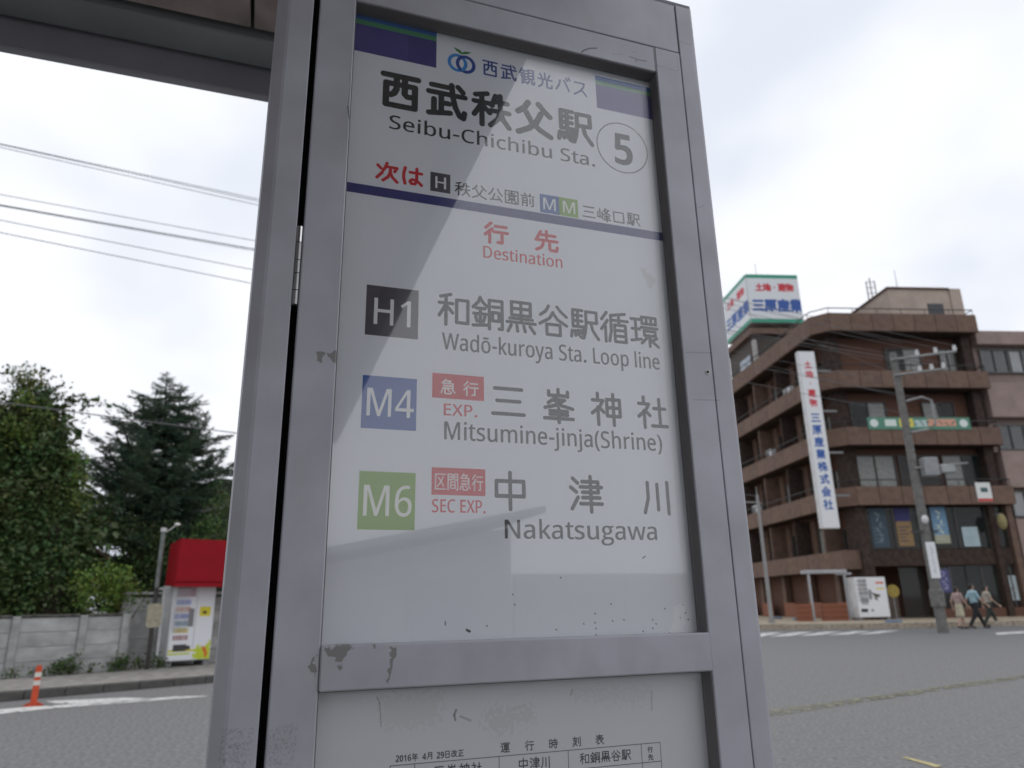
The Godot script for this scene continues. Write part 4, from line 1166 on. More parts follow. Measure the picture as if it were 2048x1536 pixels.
	bpart("roof_sheet", Vector3(-2.3, 2.0, -0.4), Vector3(-0.45, 2.16, 0.25), pale, aw, 0.02)
	for x: float in [-2.2, -0.55]:
		bpart("post", Vector3(x - 0.04, 0, 0.1), Vector3(x + 0.04, 2.0, 0.18), pale, aw)
	bpart("beam", Vector3(-0.5, 1.95, -0.7), Vector3(0.1, 2.05, -0.4), pale, aw)
	for q: Array in [[-3.0, -2.35, "orange brick planter box nearer the lamp post"], [-1.85, -0.75, "wider orange brick planter box beside white vending machine"]]:
		var pl := thing("brick_planter", q[2], "planter", bt(0, 0, 0), BLD_YAW, "brick planters by the side entrance")
		for r in 7:
			bpart("brick_course", Vector3(q[0], r * 0.104, 0.1), Vector3(q[1], r * 0.104 + 0.098, 0.36), [G_brick(0), G_brick(1)][r % 2], pl, 0.006)
		bpart("soil", Vector3(q[0] + 0.03, 0.05, 0.13), Vector3(q[1] - 0.03, 0.715, 0.33), mt(lin(0.05, 0.04, 0.03), 1.0), pl)
	# drinks machine at the corner
	drinks_machine(bt(-0.45, 0, -0.75), BLD_YAW, false)
	# blue edge markers on the kerb
	for q: Array in [[1552, 1236], [1600, 1240], [1788, 1248]]:
		var p := gnd(q[0], q[1], 0.15)
		var bo := bpart("kerb_marker", Vector3(-0.32, 0, -0.08), Vector3(0.32, 0.09, 0.08), mt(lin(0.16, 0.27, 0.42), 0.6), self, 0.03)
		bo.position = Vector3(p.x, C0.y, p.z); bo.rotation.y = BLD_YAW
		tag(bo, {1552: "small blue block on the pavement beside the street lamp", 1600: "small blue block on the pavement before the narrower brick planter", 1788: "small blue block on the pavement before the round yellow sign"}[q[0]], "kerb marker", "blue blocks on the pavement")
	# outdoor units on the balconies
	for q: Array in [[3, 5.0], [2, 8.2], [1, 11.0]]:
		var ac := thing("air_conditioner", ["", "white air conditioner unit on the second-floor balcony of the brown building", "white air conditioner unit on the third-floor balcony of the brown building", "white air conditioner unit on the fourth-floor balcony of the brown building"][q[0]], "air conditioner", bt(0.62, LV[q[0]] + 0.18, q[1]), BLD_YAW - PI / 2, "balcony air conditioners")
		bpart("case", Vector3(-0.4, 0, -0.15), Vector3(0.4, 1.25, 0.15), white, ac, 0.02)
		s = tool()
		tube(s, [Vector3(-0.1, 0.9, 0.15), Vector3(-0.1, 0.9, 0.165)], [0.22], 18)
		part("fan_grille", s, steel, ac)

func G_brick(k: int) -> StandardMaterial3D:
	if not G.has("brick%d" % k):
		G["brick%d" % k] = mt(lin(0.36, 0.135, 0.075) if k == 0 else lin(0.3, 0.11, 0.06), 0.85, "tile", 1.2)
	return G["brick%d" % k]

func drinks_machine(at: Vector3, turn: float, bright: bool) -> void:
	var t := thing("vending_machine", "white vending machine with yellow and green graphics under red canopy" if bright else "white vending machine at the corner of the apartment building", "vending machine", at, turn)
	var white := mt(lin(0.68, 0.69, 0.7), 0.4, "soft", 0.8)
	var grey := mt(lin(0.22, 0.22, 0.23), 0.5, "soft", 1.0)
	var dark := mt(lin(0.04, 0.04, 0.045), 0.4, "", 1.0)
	var w := 1.0 if bright else 1.42
	var y0 := 0.12
	bpart("cabinet", Vector3(0, y0, -0.7), Vector3(w, 1.8, -0.02), white, t, 0.02)
	for x: float in [0.02, w - 0.14]:
		bpart("leg", Vector3(x, 0, -0.6), Vector3(x + 0.12, y0, -0.05), grey, t)
	var im := Image.create(128, 230, false, Image.FORMAT_RGB8)
	im.fill(Color8(222, 224, 228))
	var r := RandomNumberGenerator.new(); r.seed = 4 if bright else 9
	if bright:
		im.fill_rect(Rect2i(10, 4, 58, 30), Color8(176, 150, 160))
		for row in 6:
			for k in 9:
				var cc: Color = [Color8(96, 110, 190), Color8(206, 120, 90), Color8(110, 120, 196), Color8(110, 140, 160), Color8(200, 170, 40), Color8(120, 60, 60)][row]
				im.fill_rect(Rect2i(10 + k * 5, 44 + row * 22, 4, 15), cc.lerp(Color8(220, 220, 230), r.randf() * 0.6))
		im.fill_rect(Rect2i(84, 66, 34, 30), Color8(214, 200, 30)); im.fill_rect(Rect2i(94, 80, 12, 8), Color8(30, 30, 30))
		im.fill_rect(Rect2i(0, 198, 128, 6), Color8(206, 196, 40)); im.fill_rect(Rect2i(0, 208, 66, 6), Color8(190, 200, 90))
		fill_poly(im, PackedVector2Array([Vector2(76, 230), Vector2(80, 196), Vector2(92, 180), Vector2(100, 200), Vector2(128, 170), Vector2(128, 230)]), Color8(186, 200, 50), 2.0)
		fill_poly(im, PackedVector2Array([Vector2(100, 188), Vector2(112, 194), Vector2(122, 215), Vector2(114, 226), Vector2(106, 204)]), Color8(210, 100, 40), 1.0)
		im.fill_rect(Rect2i(72, 4, 2, 190), Color8(170, 172, 178))
	else:
		for row in 4:
			im.fill_rect(Rect2i(8, 12 + row * 24, 40, 15), Color8(168, 170, 174))
			for k in 6: im.fill_rect(Rect2i(10 + k * 6, 13 + row * 24, 4, 13), Color8(110, 110, 120).lerp(Color8(220, 200, 190), r.randf()))
		im.fill_rect(Rect2i(86, 26, 34, 12), Color8(206, 110, 80)); im.fill_rect(Rect2i(86, 62, 34, 8), Color8(214, 196, 60))
		fill_poly(im, PackedVector2Array([Vector2(62, 88), Vector2(78, 94), Vector2(98, 104), Vector2(92, 118), Vector2(84, 112), Vector2(86, 140), Vector2(76, 132), Vector2(74, 112)]), Color8(70, 60, 52), 1.0)
		im.fill_rect(Rect2i(16, 120, 28, 40), Color8(170, 172, 176))
	part("front", sheet(0.02, y0 + 0.02, w - 0.02, 1.78, -0.012, 0.004), printed(im, 0.3), t)
	bpart("delivery_flap", Vector3(0.12, y0 + 0.22, -0.012), Vector3(0.42, y0 + 0.36, 0.004), dark, t, 0.006)
	bpart("coin_panel", Vector3(w * 0.4, y0 + 0.75, -0.012), Vector3(w * 0.4 + 0.12, y0 + 1.15, 0.006), grey, t, 0.006)
	bpart("coin_return", Vector3(w * 0.4 + 0.02, y0 + 0.25, -0.012), Vector3(w * 0.4 + 0.1, y0 + 0.33, 0.004), dark, t, 0.004)
	bpart("display_window", Vector3(0.04, y0 + 0.62, -0.012), Vector3(w * 0.38, 1.74, -0.002), glass(0.05), t)

func neighbour() -> void:
	var t := thing("office_building", "pinkish beige office building next to the brown apartment block", "building", C0, BLD_YAW)
	var wall := mt(lin(0.27, 0.205, 0.18), 0.85, "soft", 0.25)
	var band := mt(lin(0.33, 0.25, 0.225), 0.85, "soft", 0.3)
	var frame := mt(lin(0.1, 0.1, 0.1), 0.5, "", 1.0)
	var g := glass(0.12, Color(0.3, 0.36, 0.4))
	var rooms := []
	for y: float in [0.2, 4.5, 7.8, 11.8]:
		for k in 6: rooms.append([Vector3(9.02 + k * 1.55, y + 0.02, -3.0), Vector3(10.48 + k * 1.55, y + (1.28 if y > 1.0 else 2.18), -0.9)])
	hollow("wall", Vector3(8.75, 0, -14), Vector3(20, 14.0, -1.0), rooms, wall, t)
	bpart("coping", Vector3(8.7, 14.0, -14.05), Vector3(20.05, 14.14, -0.95), band, t)
	for y: float in [2.6, 5.9, 9.4, 13.25]:
		bpart("band", Vector3(8.74, y, -1.0), Vector3(20, y + (1.8 if y < 13 else 0.7), -0.55), band, t, 0.02)
	for y: float in [0.2, 4.5, 7.8, 11.8]:
		for k in 6:
			var x := 9.0 + k * 1.55
			var win := Node3D.new(); win.name = "window"; t.add_child(win, true)
			var h := 1.3 if y > 1.0 else 2.2
			var s := tool()
			for q: Array in [[x, x + 0.06, y, y + h], [x + 1.44, x + 1.5, y, y + h], [x + 0.72, x + 0.78, y + 0.06, y + h - 0.06], [x + 0.06, x + 1.44, y, y + 0.06], [x + 0.06, x + 1.44, y + h - 0.06, y + h]]:
				box(s, Vector3(q[0], q[2], -0.97), Vector3(q[1], q[3], -0.86))
			part("frame", s, frame, win)
			bpart("pane", Vector3(x + 0.06, y + 0.06, -0.93), Vector3(x + 0.72, y + h - 0.06, -0.92), g, win)
			bpart("pane", Vector3(x + 0.78, y + 0.06, -0.93), Vector3(x + 1.44, y + h - 0.06, -0.92), g, win)
			if (k + int(y)) % 2 == 0:
				bpart("blind", Vector3(x + 0.08, y + 0.1, -0.965), Vector3(x + 0.7, y + h - 0.1, -0.95), mt(lin(0.45, 0.46, 0.46), 0.8, "soft", 1.0), win)

# ------------------------------------------------------------------ concrete wall, drinks machine and red canopy across the road
func wall_side() -> void:
	var conc := bumpy(mt(lin(0.5, 0.5, 0.495), 0.9, "mott", 0.4), 0.25)
	var conc2 := bumpy(mt(lin(0.46, 0.46, 0.45), 0.9, "mott", 0.5), 0.25)
	var post_m := bumpy(mt(lin(0.42, 0.42, 0.41), 0.9, "mott", 0.6), 0.25)
	var cap_m := mt(lin(0.14, 0.135, 0.12), 0.95, "blot", 0.9)
	# lower run
	var t := thing("concrete_wall", "low pale concrete panel wall with dark mossy coping along the footway", "wall", V0, WALL_YAW)
	var xs := [-13.9, -12.1, -10.3, -8.5, -6.7, -4.9, -3.1, -1.87, -1.03]
	for k in xs.size() - 1:
		var x0: float = xs[k]; var x1: float = xs[k + 1]
		for r in 4:
			bpart("panel", Vector3(x0 + 0.075, r * 0.285, -0.155), Vector3(x1 - 0.075, r * 0.285 + 0.28, -0.1), conc if (k + r) % 2 else conc2, t, 0.008)
		bpart("coping", Vector3(x0 + 0.07, 1.141, -0.18), Vector3(x1 - 0.07, 1.2, -0.07), cap_m, t, 0.015)
	for x: float in xs:
		bpart("post", Vector3(x - 0.073, 0, -0.2), Vector3(x + 0.073, 1.17, -0.045), post_m, t, 0.012)
	# taller run behind the machine
	var u := thing("concrete_wall", "taller white concrete panel wall behind the vending machine", "wall", V0, WALL_YAW)
	var ys := [-0.84, 0.0, 1.8, 3.6, 5.4]
	for k in ys.size() - 1:
		for r in 5:
			bpart("panel", Vector3(ys[k] + 0.09, r * 0.31, -0.88), Vector3(ys[k + 1] - 0.09, r * 0.31 + 0.305, -0.82), conc2 if (k + r) % 2 else conc, u, 0.008)
	for x: float in ys:
		bpart("post", Vector3(x - 0.088, 0, -0.93), Vector3(x + 0.088, 1.6, -0.77), conc, u, 0.012)
	bpart("coping", Vector3(-0.95, 1.602, -0.95), Vector3(5.5, 1.66, -0.75), conc2, u, 0.012)
	bpart("return_panel", Vector3(-0.93, 0, -0.76), Vector3(-0.87, 1.17, -0.21), conc2, u, 0.008)
	# drinks machine and the red hood over it
	drinks_machine(wt(-0.1, 0, 0.0), WALL_YAW, true)
	var red := mt(lin(0.3, 0.003, 0.011), 0.6, "soft", 0.6, 0.3)
	var rail := mt(lin(0.6, 0.6, 0.6), 0.5, "soft", 1.0)
	var c := thing("red_canopy", "bright red sloped box canopy over the vending machine", "canopy", V0, WALL_YAW)
	var s := tool()
	var o := [Vector3(-0.24, 1.78, -0.22), Vector3(-0.28, 1.78, 0.55), Vector3(-0.24, 2.82, 0.5), Vector3(-0.22, 2.74, -0.22)]
	var w := 2.6
	var mid := Vector3(0.9, 2.2, -0.1)
	for k in 4:
		quad(s, o[k], o[(k + 1) % 4], o[(k + 1) % 4] + Vector3(w, 0, 0), o[k] + Vector3(w, 0, 0), mid)
	quad(s, o[0], o[1], o[2], o[3], mid)
	quad(s, o[0] + Vector3(w, 0, 0), o[1] + Vector3(w, 0, 0), o[2] + Vector3(w, 0, 0), o[3] + Vector3(w, 0, 0), mid)
	part("hood", s, red, c)
	bpart("trim", Vector3(-0.32, 1.74, 0.555), Vector3(2.3, 1.80, 0.6), red, c, 0.01)
	bpart("trim", Vector3(-0.31, 1.86, 0.55), Vector3(2.3, 1.885, 0.575), red, c, 0.006)
	for x: float in [-0.28, 1.6]:
		bpart("leg", Vector3(x - 0.025, 0, -0.12), Vector3(x + 0.025, 1.78, -0.07), rail, c)
		bpart("crossbar", Vector3(x - 0.025, 1.7, -0.7), Vector3(x + 0.025, 1.75, -0.13), rail, c)
	# lamp post with a plate
	var p := thing("lamp_post", "thin grey lamp post with a blank beige plate in front of the wall", "lamp post", wt(-0.52, 0, 0.1), WALL_YAW)
	s = tool()
	tube(s, [Vector3(0, 0, 0), Vector3(0, 1.75, 0)], [0.045, 0.045], 10)
	part("lower_tube", s, mt(lin(0.05, 0.045, 0.04), 0.7, "mott", 1.0), p)
	s = tool()
	tube(s, [Vector3(0, 1.74, 0), Vector3(0, 3.0, 0)], [0.05, 0.048], 10)
	part("upper_tube", s, mt(lin(0.2, 0.22, 0.21), 0.6, "mott", 1.0), p)
	s = tool()
	tube(s, [Vector3(0, 2.99, 0), Vector3(0, 3.08, 0)], [0.07, 0.06], 12)
	part("cap", s, rail, p)
	s = tool()
	tube(s, [Vector3(0, 2.95, 0), Vector3(0.14, 3.05, 0.03), Vector3(0.24, 3.15, 0.06)], [0.014], 6)
	part("arm", s, rail, p)
	s = tool()
	ball(s, Vector3(0.27, 3.17, 0.07), Vector3(0.07, 0.035, 0.05), 10)
	part("lamp_head", s, mt(lin(0.75, 0.75, 0.73), 0.4, "", 1.0), p)
	s = tool()
	var oct := PackedVector2Array()
	for q: Array in [[-0.16, -0.22], [-0.1, -0.26], [0.12, -0.25], [0.16, -0.18], [0.16, 0.2], [0.1, 0.26], [-0.12, 0.26], [-0.16, 0.18]]:
		oct.append(Vector2(q[0], q[1]))
	prism(s, oct, 0.048, 0.056, Transform3D(Basis(Vector3(1, 0, 0), Vector3(0, 0, 1), Vector3(0, 1, 0)), Vector3(0, 1.13, 0)))
	part("plate", s, mt(lin(0.46, 0.42, 0.31), 0.7, "mott", 1.5), p)
	# orange traffic delineator
	var dp := gnd(66, 1412)
	var d := thing("delineator_post", "orange flexible delineator post with white bands at the road edge", "delineator", dp)
	var orange := mt(lin(0.62, 0.075, 0.02), 0.55, "soft", 2.0)
	s = tool()
	tube(s, [Vector3(0, 0, 0), Vector3(0, 0.025, 0), Vector3(0, 0.05, 0)], [0.14, 0.125, 0.07], 18)
	part("base", s, orange, d)
	s = tool()
	tube(s, [Vector3(0, 0.03, 0), Vector3(0, 0.5, 0), Vector3(0, 0.56, 0), Vector3(0, 0.59, 0)], [0.047, 0.042, 0.042, 0.028], 14)
	part("tube", s, orange, d)
	for y: float in [0.30, 0.42]:
		s = tool()
		tube(s, [Vector3(0, y, 0), Vector3(0, y + 0.07, 0)], [0.0475], 14)
		part("band", s, mt(lin(0.68, 0.66, 0.6), 0.5, "soft", 3.0), d)
	# house roof among the trees and a dark roof beyond
	var hp := spot(212, 1122, -2.8)
	var hw := spot(150, 1080, -2.8).distance_to(hp)
	var h := thing("garden_house", "dark timber house with brown tiled eave showing between the trees", "house", Vector3(hp.x, 0.2, hp.z), WALL_YAW)
	var ey := hp.y - 0.2
	bpart("wall", Vector3(-4.0, 0, -4.0), Vector3(-0.25, ey - 0.05, -0.25), mt(lin(0.06, 0.045, 0.035), 0.9), h)
	s = tool()
	prism(s, PackedVector2Array([Vector2(-hw * 2.2, -ey - hw * 1.35), Vector2(0, -ey), Vector2(0, -ey - 0.09), Vector2(-hw * 2.2, -ey - hw * 1.35 - 0.11)]), -4.3, 0.3, Transform3D(Basis(Vector3(1, 0, 0), Vector3(0, 0, 1), Vector3(0, -1, 0)), Vector3(0, 0, 0)))
	part("roof", s, mt(lin(0.15, 0.09, 0.07), 0.8, "blot", 1.0), h)
	var fp := spot(436, 958, -14)
	var f := thing("far_house", "far house with a flat dark grey roof behind the cedar", "house", Vector3(fp.x, 0, fp.z), WALL_YAW)
	bpart("wall", Vector3(0.3, 0, -4), Vector3(7, fp.y - 0.5, 0), mt(lin(0.08, 0.08, 0.085), 0.9), f)
	bpart("roof", Vector3(0.0, fp.y - 0.5, -4.3), Vector3(7.3, fp.y, 0.3), mt(lin(0.05, 0.05, 0.055), 0.8), f)

# ------------------------------------------------------------------ plants
func leaf_cluster(n: int, spread: float, size: float, seed_n: int) -> ArrayMesh:
	var r := RandomNumberGenerator.new()
	r.seed = seed_n
	var s := tool()
	for k in n:
		var c := Vector3(r.randfn(), r.randfn() * 0.8, r.randfn()) * spread * 0.5
		var b := Basis(Vector3(r.randfn(), r.randfn(), r.randfn()).normalized(), r.randf() * TAU)
		b = b.slerp(Basis(Vector3.UP, r.randf() * TAU), 0.35)
		var l := size * r.randf_range(0.7, 1.3); var w := l * 0.34
		var p := [Vector3(0, 0, -l / 2), Vector3(w, 0.02 * l, -l * 0.05), Vector3(0, -0.12 * l, l / 2), Vector3(-w, 0.02 * l, -l * 0.05)]
		for q: Array in [[0, 1, 2], [0, 2, 3]]:
			var a: Vector3 = c + b * p[q[0]]; var d: Vector3 = c + b * p[q[1]]; var e: Vector3 = c + b * p[q[2]]
			var nn := (d - a).cross(e - a).normalized()
			vert(s, a, -nn); vert(s, d, -nn); vert(s, e, -nn)
	return s.commit()

func needle_spray(seed_n: int) -> ArrayMesh:            # a flat hanging twig, along +x, thick with short needles
	var r := RandomNumberGenerator.new()
	r.seed = seed_n
	var s := tool()
	for k in 90:
		var x := r.randf()
		var side := r.randf_range(-1, 1) * (0.26 * (1.0 - x) + 0.05)
		var c := Vector3(x * 0.7, -0.12 * x * x - absf(side) * 0.3 + r.randfn() * 0.025, side)
		var d := Vector3(0.75 + r.randfn() * 0.3, -0.15 + r.randfn() * 0.35, signf(side) * 0.5 + r.randfn() * 0.4).normalized() * r.randf_range(0.07, 0.15)
		var w := d.cross(Vector3(r.randfn(), 1.0, r.randfn())).normalized() * 0.019
		var n := d.cross(w).normalized()
		vert(s, c - w, -n); vert(s, c + d, -n); vert(s, c + w, -n)
	return s.commit()

func crown(parent: Node3D, called: String, mesh: Mesh, m: Material, where: Array, tints: Array) -> void:
	var src := mesh.surface_get_arrays(0)
	var sv: PackedVector3Array = src[Mesh.ARRAY_VERTEX]
	var sn: PackedVector3Array = src[Mesh.ARRAY_NORMAL]
	var n := sv.size()
	var v := PackedVector3Array(); var nn := PackedVector3Array(); var cc := PackedColorArray()
	v.resize(n * where.size()); nn.resize(n * where.size()); cc.resize(n * where.size())
	var i := 0
	for k in where.size():
		var xf: Transform3D = where[k]
		var ob := xf.basis.orthonormalized()
		var tint: Color = tints[k]
		for j in n:
			v[i] = xf * sv[j]; nn[i] = ob * sn[j]; cc[i] = tint
			i += 1
	var arr := []
	arr.resize(Mesh.ARRAY_MAX)
	arr[Mesh.ARRAY_VERTEX] = v; arr[Mesh.ARRAY_NORMAL] = nn; arr[Mesh.ARRAY_COLOR] = cc
	var am := ArrayMesh.new()
	am.add_surface_from_arrays(Mesh.PRIMITIVE_TRIANGLES, arr)
	part(called, am, m, parent)

func leaf_mat(back := 0.25) -> StandardMaterial3D:
	var m := StandardMaterial3D.new()
	m.vertex_color_use_as_albedo = true
	m.roughness = 0.55
	m.metallic_specular = 0.4
	m.backlight_enabled = true
	m.backlight = Color(back, back, back * 0.5)
	return m

func spot(u: float, v: float, off: float) -> Vector3:        # on an upright plane parallel to the wall, off metres in front of it
	var n := Basis(Vector3.UP, WALL_YAW).z
	return on(u, v, V0 + n * off, n)

func leafy(parent: Node3D, blobs: Array, off: float, deep: float, density: float, mesh: Mesh, m: Material, base: Color, vary: float, seed_n: int, origin: Vector3) -> void:
	var r := RandomNumberGenerator.new(); r.seed = seed_n
	var xs := []; var cs := []
	var n := Basis(Vector3.UP, WALL_YAW).z
	for b: Array in blobs:
		var c := spot(b[0], b[1], off)
		var rad: float = spot(b[0] + b[2], b[1], off).distance_to(c) * 0.9
		var count := int(density * rad * rad * 60.0)
		for k in count:
			var d := Vector3(r.randfn(), r.randfn(), r.randfn()).normalized() * pow(r.randf(), 0.42) * rad
			d = d - n * d.dot(n) * (1.0 - deep)
			d *= 1.0 + 0.22 * sin(d.x * 5.0 + b[0]) * cos(d.y * 4.0 + b[1])
			var p := c + d
			if p.y < 0.2: continue
			xs.append(Transform3D(Basis(Vector3(r.randfn(), r.randfn(), r.randfn()).normalized(), r.randf() * TAU).scaled(Vector3.ONE * r.randf_range(0.75, 1.25)), p - origin))
			cs.append(Color(base.r * r.randf_range(1.0 - vary, 1.0 + vary), base.g * r.randf_range(1.0 - vary * 0.6, 1.0 + vary * 0.6), base.b * r.randf_range(0.8, 1.1)))
	crown(parent, "crown", mesh, m, xs, cs)

func greenery() -> void:
	var lm := leaf_mat(0.3)
	var bark := mt(lin(0.08, 0.06, 0.045), 0.95, "blot", 1.5)
	var ivy := leaf_cluster(26, 0.4, 0.095, 3)
	var small := leaf_cluster(18, 0.26, 0.07, 5)
	# ivy-grown tree
	var base := spot(70, 1335, -2.2); base.y = 0.2
	var t := thing("broadleaf_tree", "dense ivy-grown tree leaning over the low concrete wall", "tree", base)
	var s := tool()
	tube(s, [Vector3.ZERO, Vector3(0.1, 1.5, 0), Vector3(-0.1, 3.2, 0.1), Vector3(-0.3, 4.4, 0), Vector3(-0.4, 5.4, 0)], [0.3, 0.25, 0.2, 0.12, 0.03], 10)
	tube(s, [Vector3(0, 2.0, 0), Vector3(-1.2, 3.4, 0.1), Vector3(-1.8, 4.8, 0.3)], [0.16, 0.1, 0.03], 8)
	part("trunk", s, bark, t)
	var core := [[60, 830, 40], [90, 860, 45], [20, 880, 60], [70, 940, 70], [115, 960, 45], [20, 1010, 80], [100, 1050, 60], [50, 1120, 80], [110, 1150, 55], [40, 1200, 70], [120, 1205, 45], [-60, 950, 80], [-60, 1100, 90], [150, 1060, 28], [185, 1075, 22], [180, 1140, 26]]
	leafy(t, [[52, 770, 30], [85, 800, 42], [30, 830, 48], [100, 850, 40], [-30, 860, 70], [55, 900, 80], [125, 920, 38], [-20, 980, 90], [80, 1000, 75], [140, 1010, 26], [20, 1090, 95], [110, 1090, 55], [60, 1170, 80], [140, 1150, 34], [-40, 1160, 90], [145, 1205, 30], [118, 985, 46], [128, 1130, 44], [100, 1190, 55], [20, 1210, 70], [-120, 1000, 90], [-120, 1150, 90]], -2.2, 0.8, 3.6, ivy, lm, Color(0.064, 0.102, 0.036), 0.25, 21, base)
	leafy(t, core, -2.6, 0.7, 3.0, leaf_cluster(16, 0.5, 0.2, 13), lm, Color(0.064, 0.102, 0.036), 0.25, 24, base)
	leafy(t, [[55, 755, 24], [18, 850, 26], [45, 870, 30], [88, 832, 24], [152, 915, 22], [148, 960, 20], [160, 1000, 15], [40, 800, 25]], -1.6, 0.7, 3.4, small, lm, Color(0.11, 0.16, 0.032), 0.35, 22, base)
	# loose shoots
	var sp := tool()
	var shoot := [spot(112, 822, -2.0), spot(135, 806, -2.0), spot(160, 797, -2.0), spot(190, 802, -2.0), spot(222, 815, -2.0)]
	var local := []
	for p: Vector3 in shoot: local.append(p - base)
	tube(sp, local, [0.02, 0.008], 5)
	part("shoot", sp, bark, t)
	leafy(t, [[125, 812, 12], [140, 803, 13], [158, 798, 12], [172, 806, 9], [190, 802, 9], [206, 809, 7], [221, 815, 6], [165, 825, 6], [170, 842, 5], [16, 738, 9], [4, 748, 8], [90, 742, 8]], -2.0, 0.8, 9.0, leaf_cluster(7, 0.15, 0.1, 9), lm, Color(0.06, 0.1, 0.03), 0.3, 23, base)
	cedar()
	# other plants, each with a stem
	for q: Array in [
		["shrub", "bright yellow-green bushy shrub growing over the low wall", [[175, 1165, 26], [205, 1150, 24], [235, 1160, 26], [255, 1180, 24], [215, 1190, 30], [180, 1200, 28], [245, 1205, 24], [280, 1192, 14], [290, 1175, 9], [262, 1150, 8]], -0.9, Color(0.12, 0.19, 0.035), 4.5, "shrub", 210, 1330],
		["shrub", "mid green leafy bush right behind the red canopy", [[420, 1050, 34], [445, 1010, 30], [400, 1085, 26], [455, 1080, 30], [425, 1120, 34], [440, 970, 14]], -3.0, Color(0.075, 0.12, 0.035), 2.6, "bush", 425, 1325],
		["shrub", "dark undergrowth bush beneath the cedar by the wall", [[190, 1050, 34], [232, 1070, 38], [188, 1012, 30], [168, 1000, 22], [215, 1020, 30], [300, 1130, 46], [340, 1140, 40], [265, 1110, 40], [250, 1060, 40], [205, 1180, 40], [255, 1175, 44], [380, 1120, 40], [320, 1080, 50]], -3.6, Color(0.055, 0.09, 0.034), 3.6, "bush", 230, 1325]]:
		var bp := spot(q[7], q[8], q[3]); bp.y = 0.2
		var sh := thing(q[0], q[1], q[6], bp)
		s = tool()
		for k in 4: tube(s, [Vector3(0.05 * k, 0, 0), Vector3(0.3 * (k - 1.5), 0.9, 0.1), Vector3(0.55 * (k - 1.5), 1.7, 0)], [0.03, 0.02, 0.01], 6)
		part("stem", s, bark, sh)
		leafy(sh, q[2], q[3], 0.9, q[5], small, lm, q[4], 0.35, 31 + int(q[3] * -10), bp)
	# weeds along the wall's foot
	var wk := 0
	for q: Array in [[30, 1352, 16, -0.02], [70, 1350, 12, -0.02], [122, 1338, 20, 0.0], [140, 1330, 16, 0.0], [230, 1335, 13, 0.0], [252, 1325, 16, 0.0], [180, 1345, 9, 0.0], [280, 1325, 9, -0.2], [318, 1326, 12, -0.05]]:
		var bp := spot(q[0], q[1], q[3] + 0.05); bp.y = 0.15
		var names := ["low weeds at the foot of the wall near the delineator post", "flat weeds under the low wall beside the delineator", "leafy weed clump at the wall's second post", "tall leafy weed growing against the low wall", "weed tuft near the end of the low wall", "weed climbing the last post of the low wall", "sparse weeds at the middle of the low wall panel", "small weeds at the foot of the taller wall", "weeds at the foot of the lamp post"]
		var wd := thing("weed", names[wk], "weed", bp, 0.0, "weeds along the wall")
		s = tool()
		for k in 3: tube(s, [Vector3.ZERO, Vector3(0.06 * (k - 1), 0.2, 0.03)], [0.008, 0.004], 5)
		part("stem", s, bark, wd)
		leafy(wd, [[q[0], q[1] - 4, q[2]], [q[0] - q[2], q[1] + 2, q[2] * 0.7], [q[0] + q[2], q[1] + 1, q[2] * 0.6]], q[3] + 0.1, 0.6, 9.0, leaf_cluster(9, 0.12, 0.06, 40 + wk), lm, Color(0.05, 0.085, 0.022), 0.3, 50 + wk, bp)
		wk += 1

